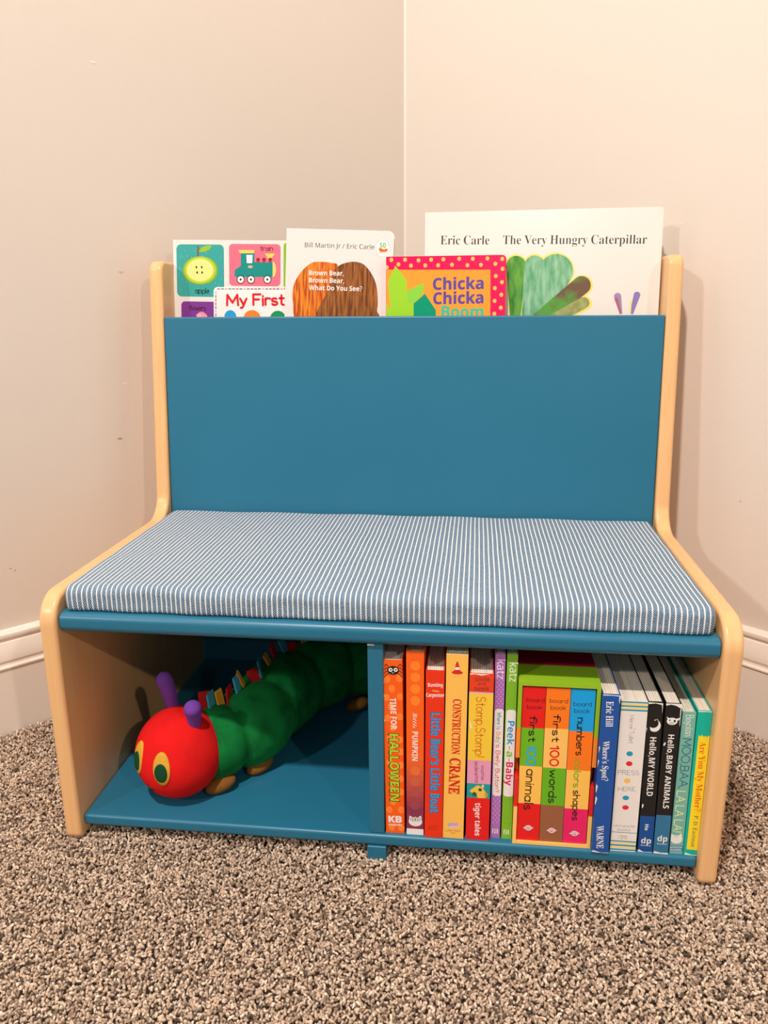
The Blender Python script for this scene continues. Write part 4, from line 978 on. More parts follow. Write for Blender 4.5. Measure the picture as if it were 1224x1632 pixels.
# carpet pile: twisted tufts, one mesh
def carpet():
    rs = np.random.RandomState(11); sp = .0033
    gx, gy = np.meshgrid(np.arange(-.86, .86, sp), np.arange(-.34, .70, sp)); x = gx.ravel() + rs.uniform(-.5, .5, gx.size) * sp; y = gy.ravel() + rs.uniform(-.5, .5, gx.size) * sp
    px, py = x - CX, y - CY
    inside = (px * NL.x + py * NL.y > .0165) & (px * NR.x + py * NR.y > .0165)
    under = (np.abs(x) < .312) & (y > .10)
    view = (np.abs(x - .03) < .50 + .42 * (y + .34)) 
    ok = inside & ~under & view; x, y = x[ok], y[ok]; n = len(x)
    x = np.concatenate([x, x + rs.uniform(-sp, sp, n)]); y = np.concatenate([y, y + rs.uniform(-sp, sp, n)]); n = len(x)
    lump = np.sin(x * 31 + 2 * np.sin(y * 23)) * np.sin(y * 37 + 1.7 * np.sin(x * 19)) * .0008
    zc = rs.uniform(-.0075, -.0022, n) + lump
    foot = (np.abs(np.abs(x) - .321) < .0125) & (y > -.006) & (y < .40) | (np.abs(x) < .014) & (y > .0) & (y < .40)
    zc = np.where(foot, np.minimum(zc, -.0055) - .001, zc)
    th = rs.uniform(0, 2 * PI, n); el = np.radians(rs.uniform(5, 75, n)); hl = rs.uniform(.0012, .0022, n); rad = rs.uniform(.00095, .00145, n)
    D = np.stack([np.cos(th) * np.cos(el), np.sin(th) * np.cos(el), np.sin(el)], 1)
    S1 = np.cross(D, np.array([.31, .17, .93])); S1 /= np.linalg.norm(S1, axis=1)[:, None]; S2 = np.cross(D, S1)
    C0 = np.stack([x, y, zc], 1); tw = rs.uniform(0, 2 * PI, n); bend = rs.uniform(-.0007, .0007, n)
    K = 5; V = []
    for f, r in ((-1.15, .55), (-.2, 1.0), (.75, .92)):
        for k in range(K):
            a = tw + k * 2 * PI / K
            V.append(C0 + D * (hl * f)[:, None] + S1 * (np.cos(a) * rad * r + bend * f * f)[:, None] + S2 * (np.sin(a) * rad * r)[:, None])
    V.append(C0 + D * (hl * 1.25)[:, None] + S1 * (bend * 1.5)[:, None])
    base_f = []
    M = len(V); V = np.stack(V, 1).reshape(-1, 3)
    for r in range(2):
        for k in range(K): base_f.append((r * K + k, r * K + (k + 1) % K, (r + 1) * K + (k + 1) % K, (r + 1) * K + k))
    tri = [(2 * K + k, 2 * K + (k + 1) % K, 3 * K) for k in range(K)]
    q = np.array(base_f); t = np.array(tri); off = (np.arange(n) * M)[:, None, None]
    Q = (q[None] + off).reshape(n, -1); T = (t[None] + off).reshape(n, -1)
    loops = np.concatenate([Q, T], 1).ravel().astype(np.int32)
    per = np.array([4] * len(q) + [3] * len(t)); tot = np.tile(per, n); st = np.concatenate([[0], np.cumsum(tot)[:-1]]).astype(np.int32)
    me = bpy.data.meshes.new('carpet_pile'); me.vertices.add(len(V)); me.vertices.foreach_set('co', V.astype(np.float32).ravel())
    me.loops.add(len(loops)); me.loops.foreach_set('vertex_index', loops)
    me.polygons.add(len(tot)); me.polygons.foreach_set('loop_start', st); me.polygons.foreach_set('use_smooth', np.ones(len(tot), bool))
    pal = np.array([(.62, .49, .39), (.48, .365, .28), (.80, .67, .55), (.30, .215, .16), (.12, .082, .06), (.60, .45, .345)])
    pal = pal * np.array((.96, .91, .86))
    c = pal[rs.choice(6, n, p=[.30, .22, .20, .14, .06, .08])] * rs.uniform(.85, 1.12, (n, 1))
    at = me.attributes.new('tuft', 'FLOAT_COLOR', 'POINT')
    cc = np.ones((n, M, 4), np.float32); cc[:, :, :3] = c[:, None, :]
    at.data.foreach_set('color', cc.ravel()); me.update(calc_edges=True)
    m = bpy.data.materials.new('carpet_yarn'); nt, N, L, B = nodes_of(m)
    a = add(nt, 'ShaderNodeAttribute', attribute_name='tuft'); L.new(a.outputs['Color'], B.inputs['Base Color'])
    B.inputs['Roughness'].default_value = .9; B.inputs['Specular IOR Level'].default_value = .15
    B.inputs['Sheen Weight'].default_value = .15
    me.materials.append(m); o = bpy.data.objects.new('carpet_pile', me); COL.objects.link(o)
    tag(o, 'mottled beige and brown cut pile carpet covering the floor', 'carpet', kind='stuff')
carpet()

# ------------------------------------------------------------------ the bench
BLUE = noise_mat('blue_paint', (.018, .150, .250), (.021, .160, .265), scale=6, rough=.34, bump=.03, bscale=350, bdist=.0003, spec=.45)
MAPLE = noise_mat('maple_wood', (.80, .445, .195), (.83, .495, .23), scale=9, rough=.32, stretch=(30, 9, .8), spec=.45, detail=3)
HW, T = .33, .0175; IW = HW - T
bench = empty('reading_bench', (0, .2, 0))
tag(bench, 'blue and maple childrens reading bench with book pocket behind its backrest', 'bench')
def bpart(o): o.location = (0, -.2, 0); return o
OUT = [(0, -.0035, .008), (0, .2685, .030), (.3015, .2685, .034), (.3415, .5935, .014), (.400, .5935, .014), (.400, -.004, .006)]
out = fillet([(y, z, r) for y, z, r in OUT], 12)
for s in (-1, 1):
    mb = MB(); k = len(out); x0, x1 = (s * IW, s * HW) if s > 0 else (-HW, -IW)
    vs = [(x, y, z) for x in (x0, x1) for y, z in out]
    mb.add(vs, [tuple(range(k)), tuple(range(2 * k - 1, k - 1, -1))] + [(i, k + i, k + (i + 1) % k, (i + 1) % k) for i in range(k)], MAPLE)
    o = mb.build('side_panel', bench, .0042, 4, angle=50); shade_bevel(o); bpart(o)
# leaning backrest: front face through (y .309, z .276) and (y .334, z .524)
mb = MB(); k = .025 / .248; zl, zh = .2502, .5240; yl, yh = .309 + k * (zl - .276), .309 + k * (zh - .276); tk = .012
mb.add([(x, y, z) for x in (-IW + .0006, IW - .0006) for y, z in ((yl, zl), (yh, zh), (yh + tk, zh), (yl + tk, zl))],
       [(0, 1, 2, 3), (7, 6, 5, 4), (0, 4, 5, 1), (1, 5, 6, 2), (2, 6, 7, 3), (3, 7, 4, 0)], BLUE)
bpart(shade_bevel(mb.build('backrest_panel', bench, .0018, 3)))
def nosed(name, y0, y1, z0, z1, r, x=IW - .0008):
    mb = MB(); t = z1 - z0
    pr = [(y1, z0), (y1, z1)] + arc(y0 + r, z1 - r, r, 90, 180, 7) + arc(y0 + r, z0 + r, r, 180, 270, 7)
    n = len(pr); mb.add([(xx, *q) for xx in (-x, x) for q in pr], [tuple(range(n)), tuple(range(2 * n - 1, n - 1, -1))] + [(i, n + i, n + (i + 1) % n, (i + 1) % n) for i in range(n)], BLUE)
    return bpart(shade_bevel(mb.build(name, bench, .0015, 3, angle=50)))
nosed('seat_board', .0056, .388, .2301, .2499, .0075)
nosed('shelf_board', .0088, .388, .0086, .0211, .0035)
def bbox(name, a, b, bev=.0012): return bpart(box_obj(name, a, b, BLUE, bench, bev))
bbox('divider_panel', (-.0077, .0120, .0212), (.0076, .3855, .2300))
bbox('support_foot', (-.0098, .0075, -.011), (.0098, .12, .0085))
bbox('rear_panel', (-IW + .0008, .3882, .0086), (IW - .0008, .3962, .470))
bbox('pocket_shelf', (-IW + .0008, .3395, .428), (IW - .0008, .3880, .4385))
# chipped paint at the divider's top edge
CHIP = plain((.80, .74, .68), .7, 'bare_board')
mb = MB(); mb.box(-.0076, .01165, .2279, -.0010, .0123, .2290, CHIP); bpart(mb.build('chipped_edge', bench))

# ------------------------------------------------------------------ the cushion
def denim():
    m = bpy.data.materials.new('striped_denim'); nt, N, L, B = nodes_of(m)
    tc = add(nt, 'ShaderNodeTexCoord'); sx = add(nt, 'ShaderNodeSeparateXYZ'); L.new(tc.outputs['Object'], sx.inputs[0])
    wob = add(nt, 'ShaderNodeTexNoise'); wob.inputs['Scale'].default_value = 8; wob.inputs['Detail'].default_value = 1; L.new(tc.outputs['Object'], wob.inputs['Vector'])
    def mth(op, a, b=None, c=None):
        n = add(nt, 'ShaderNodeMath', operation=op)
        for i, q in enumerate((a, b, c)):
            if q is None: continue
            if isinstance(q, (int, float)): n.inputs[i].default_value = q
            else: L.new(q, n.inputs[i])
        return n.outputs[0]
    xs = mth('MULTIPLY_ADD', wob.outputs['Fac'], .0018, sx.outputs['X'])
    fr = mth('FRACT', mth('DIVIDE', xs, .005)); d = mth('ABSOLUTE', mth('SUBTRACT', fr, .5))
    st = ramp(nt, [(.0, (1, 1, 1)), (.095, (1, 1, 1)), (.14, (0, 0, 0))]); L.new(d, st.inputs[0])
    # diagonal twill flecks
    g = mth('ADD', mth('ADD', sx.outputs['X'], mth('MULTIPLY', sx.outputs['Z'], -.9)), mth('MULTIPLY', sx.outputs['Y'], -.9))
    fl = mth('FRACT', mth('DIVIDE', g, .0021)); fd = mth('ABSOLUTE', mth('SUBTRACT', fl, .5))
    nz = add(nt, 'ShaderNodeTexNoise'); nz.inputs['Scale'].default_value = 900; nz.inputs['Detail'].default_value = 2; L.new(tc.outputs['Object'], nz.inputs['Vector'])
    fv = mth('ADD', fd, mth('MULTIPLY', nz.outputs['Fac'], .55))
    fk = ramp(nt, [(.40, (1, 1, 1)), (.52, (0, 0, 0))]); L.new(fv, fk.inputs[0])
    mx = add(nt, 'ShaderNodeMix', data_type='RGBA'); L.new(fk.outputs[0], mx.inputs['Factor']); mx.inputs['A'].default_value = (.032, .115, .215, 1); mx.inputs['B'].default_value = (.42, .48, .54, 1)
    m2 = add(nt, 'ShaderNodeMix', data_type='RGBA'); L.new(st.outputs[0], m2.inputs['Factor']); L.new(mx.outputs['Result'], m2.inputs['A']); m2.inputs['B'].default_value = (.84, .82, .80, 1)
    L.new(m2.outputs['Result'], B.inputs['Base Color']); B.inputs['Roughness'].default_value = .85; B.inputs['Specular IOR Level'].default_value = .2
    b = add(nt, 'ShaderNodeBump'); b.inputs['Strength'].default_value = .5; b.inputs['Distance'].default_value = .0006; L.new(m2.outputs['Result'], b.inputs['Height']); L.new(b.outputs[0], B.inputs['Normal'])
    return m
def cushion():
    X, y0, y1, z0, z1 = .3075, .0125, .3065, .2502, .2765
    mb = MB(); prof = []
    r = .0085
    seg = lambda a, b, n: [(a[0] + (b[0] - a[0]) * i / n, a[1] + (b[1] - a[1]) * i / n) for i in range(n)]
    prof += seg((y0 + .004, z0), (y1 - .004, z0), 20) + arc(y1 - .004, z0 + .004, .004, -90, 0, 3) + seg((y1, z0 + .004), (y1, z1 - r), 3) + arc(y1 - r, z1 - r, r, 0, 90, 6)
    prof += seg((y1 - r, z1), (y0 + r, z1), 40)[1:] + arc(y0 + r, z1 - r, r, 90, 180, 6) + seg((y0, z1 - r), (y0, z0 + .004), 4)[1:] + arc(y0 + .004, z0 + .004, .004, 180, 270, 3)[:-1]
    n = len(prof); xs = []
    e = .007
    for a in np.linspace(0, PI / 2, 6): xs.append((-X + e * (1 - math.sin(a)), e * (1 - math.cos(a)) * 0 + e * (1 - math.sin(PI / 2 - a)) * 0, a))
    ends = [(-X + e * (1 - math.cos(a)), e * (1 - math.sin(a))) for a in np.linspace(0, PI / 2, 6)]
    cols = ends + [(x, 0) for x in np.linspace(-X + e, X - e, 90)[1:-1]] + [(-x, i) for x, i in reversed(ends)]
    vs = []; cy, cz = (y0 + y1) / 2, (z0 + z1) / 2
    for x, ins in cols:
        for y, z in prof:
            ky = 1 - ins / ((y1 - y0) / 2); kz = 1 - ins * .8 / ((z1 - z0) / 2)
            yy = cy + (y - cy) * ky; zz = z0 + (z - z0) * 1 if z <= z0 + .001 else cz + (z - cz) * kz
            u = (y - y0) / (y1 - y0); s = x / X
            if z > cz:
                zz += .0030 * (1 - s ** 4) * math.sin(PI * min(max(u, 0), 1)) ** .7 + 0.0005 * math.sin(x * 55 + 3 * math.sin(y * 30)) * math.sin(y * 34 + 1)
            if u < .06:
                yy += -.0012 * math.sin(x * 41 + 1.3) * math.sin(PI * (z - z0) / (z1 - z0)) - .0008 * math.sin(x * 97)
            vs.append((x, yy, zz))
    c = len(cols); fs = []
    for i in range(c - 1):
        for j in range(n): fs.append((i * n + j, i * n + (j + 1) % n, (i + 1) * n + (j + 1) % n, (i + 1) * n + j))
    fs += [tuple(reversed(range(n))), tuple(range((c - 1) * n, c * n))]
    mb.add(vs, [tuple(reversed(f)) for f in fs], denim(), True)
    o = mb.build('seat_cushion')
    tag(o, 'thin blue denim seat cushion with narrow white stripes on the bench', 'cushion')
cushion()

# ------------------------------------------------------------------ books
ZB = .0212
WHITE = (.84, .79, .75)
def wood(name, c0, c1, ang):
    m = noise_mat(name, c0, c1, scale=60, rough=.35, stretch=(6, 1, .55), detail=5, p0=.40, p1=.60); m.node_tree.nodes['Mapping'].inputs['Rotation'].default_value = (0, ang, 0); return m
SPECIAL = {
 'WOOD1': wood('orange_brown_print', (.42, .055, .004), (.88, .25, .015), .35), 'WOOD2': wood('brown_print', (.14, .036, .006), (.38, .13, .025), .05),
 'LEAF1': noise_mat('leaf_print', (.03, .20, .03), (.16, .42, .06), scale=70, stretch=(2, 1, .6), rough=.35), 'LEAF2': noise_mat('pale_leaf_print', (.05, .30, .12), (.35, .60, .40), scale=60, stretch=(2.5, 1, .7), rough=.35),
 'LEAF3': noise_mat('mottled_leaf_print', (.16, .09, .055), (.10, .32, .05), scale=32, stretch=(1.2, 1, 1.2), rough=.35, p0=.40, p1=.56), 'LEAF4': noise_mat('olive_leaf_print', (.20, .22, .06), (.45, .46, .18), scale=80, rough=.35)}
def ink(c, rough=.30):
    if c == 'W': return plain((.86, .82, .79), rough, 'white_print')
    if isinstance(c, str): return SPECIAL[c]
    return plain(tuple(c), rough, 'print')
def clip(pts, w, h):
    for ax, lim, sg in ((0, 0, 1), (0, w, -1), (1, 0, 1), (1, h, -1)):
        outp = []
        for i, p in enumerate(pts):
            q = pts[i - 1]; a = (p[ax] - lim) * sg; b = (q[ax] - lim) * sg
            if (a >= 0) != (b >= 0):
                t = b / (b - a); outp.append((q[0] + (p[0] - q[0]) * t, q[1] + (p[1] - q[1]) * t))
            if a >= 0: outp.append(p)
        pts = outp
        if len(pts) < 3: return []
    return pts
def pairs(a): return [(a[i], a[i + 1]) for i in range(0, len(a), 2)]
def printed(mb, art, w, h, top, lay0=1, rough=.30):
    """prints artwork (mm from the top-left corner of the front) on the y = 0 face; w, h in mm; top = z of the top edge (m)"""
    boxes = []
    for it in art:
        # things printed over one another lie a few microns apart
        if it[0] == 'P': q = pairs(it[2]); bb = [min(a for a, _ in q), min(c for _, c in q), max(a for a, _ in q), max(c for _, c in q)]
        elif it[0] == 'E': a = it[2]; bb = [a[0] - a[2], a[1] - a[3], a[0] + a[2], a[1] + a[3]]
        elif it[0] == 'Q': bb = it[2][:4]
        elif it[0] == 'L': q = pairs(it[2]); e = it[3]; bb = [min(a for a, _ in q) - e, min(c for _, c in q) - e, max(a for a, _ in q) + e, max(c for _, c in q) + e]
        else: a = it[4]; e = it[5] * 1.2; bb = [min(a[0], a[2]) - e, min(a[1], a[3]) - e, max(a[0], a[2]) + e, max(a[1], a[3]) + e]
        li = 1 + max([l for l, o in boxes if o[0] < bb[2] and o[2] > bb[0] and o[1] < bb[3] and o[3] > bb[1]] or [0]); boxes.append((li, bb))
        y = -1.0e-5 * (li + lay0); to3 = lambda u, v, z=0: (u / 1000, y - z, top - v / 1000)
        m = ink(it[1], rough)
        if it[0] in 'PEQ':
            a = it[2]
            if it[0] == 'P': pts = pairs(a)
            elif it[0] == 'E': pts = [(a[0] + a[2] * math.cos(t), a[1] + a[3] * math.sin(t)) for t in np.linspace(0, 2 * PI, 21 if a[2] > 1.2 else 11)[:-1]]
            else:
                u0, v0, u1, v1, r = a; r = min(r, abs(u1 - u0) / 2, abs(v1 - v0) / 2)
                pts = arc(u1 - r, v0 + r, r, -90, 0, 5) + arc(u1 - r, v1 - r, r, 0, 90, 5) + arc(u0 + r, v1 - r, r, 90, 180, 5) + arc(u0 + r, v0 + r, r, 180, 270, 5)
            pts = clip(pts, w, h)
            if len(pts) >= 3:
                if sum(p[0] * q[1] - q[0] * p[1] for p, q in zip(pts, pts[1:] + pts[:1])) < 0: pts = pts[::-1]
                mb.add([to3(*q) for q in reversed(pts)], [tuple(range(len(pts)))], m)
        elif it[0] == 'L':
            v, f = strip(pairs(it[2]), lambda t: it[3]); mb.add([to3(*q) for q in v], f, m)
        elif it[0] == 'T':
            _, c, txt, sty, ab, hh, wt = it
            d = np.array((ab[2] - ab[0], ab[3] - ab[1])); Ln = np.linalg.norm(d); d = d / Ln; up = np.array((d[1], -d[0]))
            v, f = font_text(txt, Ln, hh, wt, sty) if sty != 'H' else stroke_text(txt, sty, Ln, hh, wt)
            mb.add([to3(*(np.array(ab[:2]) + d * q[0] + up * q[1]), q[2] if len(q) > 2 else 0) for q in v], f, m)
def pages_mat(name, period, c0=(.84, .73, .62), dark=(.10, .075, .06), width=.2):
    m = bpy.data.materials.new(name); nt, N, L, B = nodes_of(m)
    tc = add(nt, 'ShaderNodeTexCoord'); sx = add(nt, 'ShaderNodeSeparateXYZ'); L.new(tc.outputs['Object'], sx.inputs[0])
    d = add(nt, 'ShaderNodeMath', operation='DIVIDE'); d.inputs[1].default_value = period; L.new(sx.outputs['X'], d.inputs[0])
    nz = add(nt, 'ShaderNodeTexNoise', noise_dimensions='1D'); nz.inputs['Scale'].default_value = 1.3; nz.inputs['Detail'].default_value = 1; L.new(d.outputs[0], nz.inputs['W'])
    a = add(nt, 'ShaderNodeMath', operation='MULTIPLY_ADD'); a.inputs[1].default_value = .8; L.new(nz.outputs['Fac'], a.inputs[0]); L.new(d.outputs[0], a.inputs[2])
    f = add(nt, 'ShaderNodeMath', operation='FRACT'); L.new(a.outputs[0], f.inputs[0])
    rp = ramp(nt, [(0, dark), (width, c0), (.9, tuple(x * 1.06 for x in c0))]); L.new(f.outputs[0], rp.inputs[0]); L.new(rp.outputs[0], B.inputs['Base Color'])
    B.inputs['Roughness'].default_value = .8; B.inputs['Specular IOR Level'].default_value = .2
    return m
PAGES_BOARD = pages_mat('board_pages', .0021); PAGES_FINE = pages_mat('paper_pages', .0042, (.80, .68, .57), width=.06)
def spine_book(key, x, y, w, h, roll, col, depth, label, pages=PAGES_BOARD, z=ZB, rec=.0010, group='books standing on the shelf', rough=.30, t=.0009):
    """w, h in mm; the spine is the y = 0 face"""
    W, H = w / 1000, h / 1000; r = empty('book', (x, y, z), (0, roll, 0))
    tag(r, label, 'book', group)
    m = ink(col, rough); mb = MB()
    sp_ = .0016
    mb.box(0, 0, 0, W, sp_, H, m); mb.box(0, sp_, 0, t, depth, H, m); mb.box(W - t, sp_, 0, W, depth, H, m)
    printed(mb, ART[key], w, h, H, rough=rough)
    mb.build('cover', r)
    pb = MB(); pb.box(t, sp_, .0006, W - t, depth - .001, H - rec, pages); pb.build('page_block', r)
    return r
S = spine_book
G_ = 'row of board books on the lower shelf'
S('hal', .0090, .0142, 18.6, 191, -.0111, (.93, .115, .008), .150, 'orange book with a spider and white and green lettering, beside the blue divider', group=G_)
S('pum', .0300, .0138, 17.0, 201.6, -.0036, (.95, .13, .010), .165, 'tall orange spine fading to plum with a small white owl near its foot', group=G_, rec=.004)
S('bear', .0482, .0116, 17.8, 183.6, 0, (.83, .035, .008), .150, 'red spine with large light blue lettering, beside the yellow crane book', group=G_)
S('crane', .0664, .0127, 20.6, 201.4, .0052, (.98, .53, .10), .165, 'yellow spine with red lettering and a traffic cone at the top', group=G_, rec=.0008)
S('stomp', .0893, .0127, 22.9, 182, .001, (.80, .055, .015), .150, 'spine in red, yellow, pink and teal blocks with a small giraffe', group=G_)
S('purple', .1140, .0173, 9.3, 201, -.003, (.43, .16, .50), .160, 'thin purple dotted spine with a white title panel', group=G_)
S('green', .1248, .0173, 10.0, 201, -.003, (.22, .50, .025), .160, 'thin green dotted spine with a white title panel', group=G_)
S('spot', .2117, .0064, 16.2, 170.4, .0015, (.010, .085, .36), .150, 'worn royal blue spine with white serif lettering, right of the slipcase', group=G_)
S('press', .2302, .0106, 24.1, 162.2, -.0014, (.84, .78, .74), .150, 'thick white spine with blue, red and yellow dots', group=G_, pages=pages_mat('thick_pages', 0.0085, (.82, .71, .60), width=.03))
S('world', .2567, .0115, 13.7, 162.2, -.0145, (.010, .010, .011), .150, 'black and dark blue spine with a white crescent moon', group=G_)
S('anim', .2709, .0103, 14.0, 162.2, -.0064, (.010, .010, .011), .150, 'black spine with a white cow head and a lighter blue foot', group=G_)
S('moo', .2869, .0125, 12.2, 152.8, -.0055, (.19, .47, .38), .145, 'pale green spine with handwritten dark blue and yellow lettering', group=G_)
S('mom', .2996, .0118, 12.7, 155.4, -.002, (.0, .46, .35), .145, 'teal spine with a yellow panel, last book against the right side panel', group=G_, pages=PAGES_FINE)

# slipcase holding three board books
def slipcase():
    W, H, Dp, t = .0758, .1764, .150, .0036; y0 = .0112
    mb = MB(); gr, og, rd, yl, mg = (ink(c) for c in ((.30, .52, .02), (.95, .25, .03), (.80, .02, .015), (.98, .58, .15), (.42, .005, .045)))
    mb.box(0, 0, H - t, W, .0382, H, gr); mb.box(0, .0382, H - t, W, Dp, H, mg)
    mb.box(0, 0, 0, W, Dp, t * .9, yl); mb.box(0, Dp - t, t * .9, W, Dp, H - t, mg)
    for x0, x1, off in ((0, t, 0), (W - t, W, -.006)):
        zs = [H - t, H * .727 + off, H * .546 + off, H * .418 + off, H * .24 + off, t * .9]
        for i, m in enumerate((gr, og, og, rd, yl)): mb.box(x0, .016 if i == 2 else 0, zs[i + 1], x1, Dp - t, zs[i], m)
    o = mb.build('slipcase'); o.location = (.1354, y0, ZB)
    tag(o, 'bright green topped cardboard slipcase holding three colourful books', 'slipcase')
slipcase()
G3 = 'board books inside the slipcase'
for key, x, w, c, lab in (('animals100', .1397, 21.6, (.80, .012, .012), 'red topped book in the slipcase, its spine red, green and yellow'), ('words100', .1618, 22.2, (.97, .20, .012), 'orange topped book in the slipcase, its spine ending in brown'),
                     ('numbers', .1845, 22.4, (.005, .36, .80), 'light blue topped book in the slipcase, its spine ending in pink')):
    S(key, x, .0130, w, 167.2, -.0012, c, .128, lab, z=ZB + .0034, group=G3)

# books in the pocket behind the backrest
LEAN, ZP = .10, .524; LS = math.sqrt(1 + LEAN ** 2)
PFLOOR = (.4388 - ZP) * LS
def pocket_book(key, tl, w, roll, y0, thick, col, label, rads=(0, 0), rough=.22, pages=PAGES_BOARD, cap=False):
    W = w / 1000; c, n = math.cos(roll), math.sin(roll)
    low = min(tl[1], tl[1] - W * n)
    H = (low - PFLOOR) / c
    if roll < 0: H = (tl[1] - PFLOOR) / c
    # bottom-left corner of the front face on the leaning plane
    bx, ba = tl[0] - n * H, tl[1] - c * H
    Xp = Vector((1, 0, 0)); U = Vector((0, LEAN, 1)) / LS
    R = Xp * c - U * n; Z = Xp * n + U * c; Y = Z.cross(R)
    r = empty('book', (bx, y0 + LEAN * ba / LS, ZP + ba / LS))
    r.rotation_euler = Matrix(((R.x, Y.x, Z.x), (R.y, Y.y, Z.y), (R.z, Y.z, Z.z))).to_euler()
    tag(r, label, 'book', 'picture books standing in the pocket behind the backrest')
    m = plain(col, rough, 'cover_board', coat=.25) if isinstance(col, tuple) else col
    rl, rr = rads
    def slab(mb, ins, ya, yb, m):
        pr = fillet([(ins, ins, 0), (W - ins, ins, rr), (W - ins, H - ins, rr), (ins, H - ins, rl)], 6); k = len(pr)
        mb.add([(x, y, z) for y in (ya, yb) for x, z in pr], [tuple(range(k)), tuple(range(2 * k - 1, k - 1, -1))] + [(i, k + i, k + (i + 1) % k, (i + 1) % k) for i in range(k)], m)
    mb = MB(); slab(mb, 0, 0, .0012, m); slab(mb, 0, thick - .0012, thick, m); mb.box(0, .0012, 0, .0012, thick - .0012, H, m)
    printed(mb, ART[key], w, H * 1000, H, rough=rough)
    mb.build('cover', r)
    pb = MB(); pr = None; slab(pb, .0007, .0012, thick - .0012, pages); o = pb.build('page_block', r)
    # keep the block clear of the spine board
    for v in o.data.vertices:
        if v.co.x < .0013: v.co.x = .0013
    return r
WC = (.80, .735, .69)
pocket_book('my', (-.3114, .0984), 165, .0209, .3745, .0150, WC, 'white picture book with an apple, a train and red lettering, leftmost in the pocket', (.001, .004))
pocket_book('brown', (-.1559, .1095), 138.4, .0419, .3632, .0100, (.82, .74, .70), 'white board book with overlapping brown rounded shapes and a round badge', (.0008, .0075))
pocket_book('chicka', (-.0266, .0721), 148.8, -.0035, .3500, .0110, (.80, .005, .09), 'pink bordered orange board book with purple lettering in front of the big white book', (.0012, .0055))
pocket_book('big', (.0205, .1256), 289.2, -.0052, .3670, .0140, (.83, .76, .70), 'largest white board book with green leaf shapes, at the right of the pocket', (.0012, .004))

# ------------------------------------------------------------------ plush caterpillar
def felt(name, c, k=.75): return noise_mat(name, tuple(x * k for x in c), c, scale=34, rough=.9, bump=.35, bscale=900, bdist=.0008, spec=.1, sheen=.35)
GREEN = felt('green_plush', (.008, .225, .048), .42); RED = felt('red_plush', (.80, .013, .013), .8); PURPLE = felt('purple_felt', (.19, .06, .37))
BROWN = felt('brown_felt', (.26, .105, .022)); YEL = felt('yellow_felt', (.80, .42, .05)); DKG = felt('dark_green_felt', (.010, .075, .028), .7)
TAGC = [felt('red_ribbon', (.45, .012, .012)), felt('blue_ribbon', (.05, .36, .50)), felt('yellow_ribbon', (.75, .36, .03))]
def catmull(P, n):
    P = [Vector(p) for p in P]; P = [P[0] * 2 - P[1]] + P + [P[-1] * 2 - P[-2]]; o = []
    for i in range(1, len(P) - 2):
        a, b, c, d = P[i - 1:i + 3]
        for k in range(n):
            t = k / n; o.append(.5 * ((2 * b) + (c - a) * t + (2 * a - 5 * b + 4 * c - d) * t * t + (3 * b - a - 3 * c + d) * t ** 3))
    o.append(P[-2]); return o
def tube(mb, path, rad, m, nseg=24, squash=1.0):
    vs, fs = [], []; n = len(path); up = Vector((0, 0, 1))
    for i, p in enumerate(path):
        t = (path[min(i + 1, n - 1)] - path[max(i - 1, 0)]).normalized()
        s = t.cross(up); s = s.normalized() if s.length > 1e-4 else Vector((1, 0, 0)); u = s.cross(t)
        for k in range(nseg):
            a = 2 * PI * k / nseg; vs.append(p + s * (math.cos(a) * rad[i]) + u * (math.sin(a) * rad[i] * squash))
    for i in range(n - 1):
        for k in range(nseg): fs.append((i * nseg + k, i * nseg + (k + 1) % nseg, (i + 1) * nseg + (k + 1) % nseg, (i + 1) * nseg + k))
    fs += [tuple(reversed(range(nseg))), tuple(range((n - 1) * nseg, n * nseg))]
    mb.add(vs, fs, m, True)
def ellipsoid(mb, c, ax, m, nu=32, nv=20, pw=1.0):
    c = Vector(c); vs = [c + ax[2]]; fs = []
    for i in range(1, nv):
        ph = PI * i / nv
        for k in range(nu):
            a = 2 * PI * k / nu; vs.append(c + ax[0] * (math.sin(ph) * math.cos(a)) + ax[1] * (math.sin(ph) * math.sin(a)) + ax[2] * math.cos(ph))
    vs.append(c - ax[2]); L = len(vs) - 1
    for k in range(nu): fs.append((0, 1 + k, 1 + (k + 1) % nu)); fs.append((L, L - nu + (k + 1) % nu, L - nu + k))
    for i in range(nv - 2):
        for k in range(nu): a = 1 + i * nu; fs.append((a + k, a + nu + k, a + nu + (k + 1) % nu, a + (k + 1) % nu))
    mb.add(vs, fs, m, True)
HC = Vector((-.2225, .0600, ZB + .0495)); HR = Vector((.0465, .0465, .0490))
toy = empty('plush_caterpillar', (HC.x, HC.y, ZB))
tag(toy, 'plush caterpillar with red head, purple feelers and green body lying on the shelf', 'soft toy')
inv = -Vector((HC.x, HC.y, ZB))
def tpart(mb, name, parent=toy, sub=0):
    o = mb.build(name, parent, subsurf=sub)
    if parent is toy: o.location = inv
    return o
SEGS = [(-.194, .092, .0655), (-.163, .130, .0675), (-.144, .200, .070), (-.108, .266, .071), (-.058, .304, .069)]
SR = [.0420, .0462, .0480, .0475, .0450]
path = catmull([(-.214, .074, .066)] + SEGS + [(-.046, .326, .066)], 20)
rad = []
for i in range(len(path)):
    f = i / 20.0; j = f - 1
    seg = min(max(int(round(j)), 0), len(SR) - 1); d = abs(j - round(j)) * 2
    r = SR[seg] * (1 - .15 * d ** 3.2)
    if j > len(SR) - .7: r *= max(.25, math.sqrt(max(0, 1 - ((j - len(SR) + .7) / .75) ** 2)))
    rad.append(min(r, .0480))
mb = MB(); tube(mb, path, rad, GREEN, 40); body = tpart(mb, 'body')
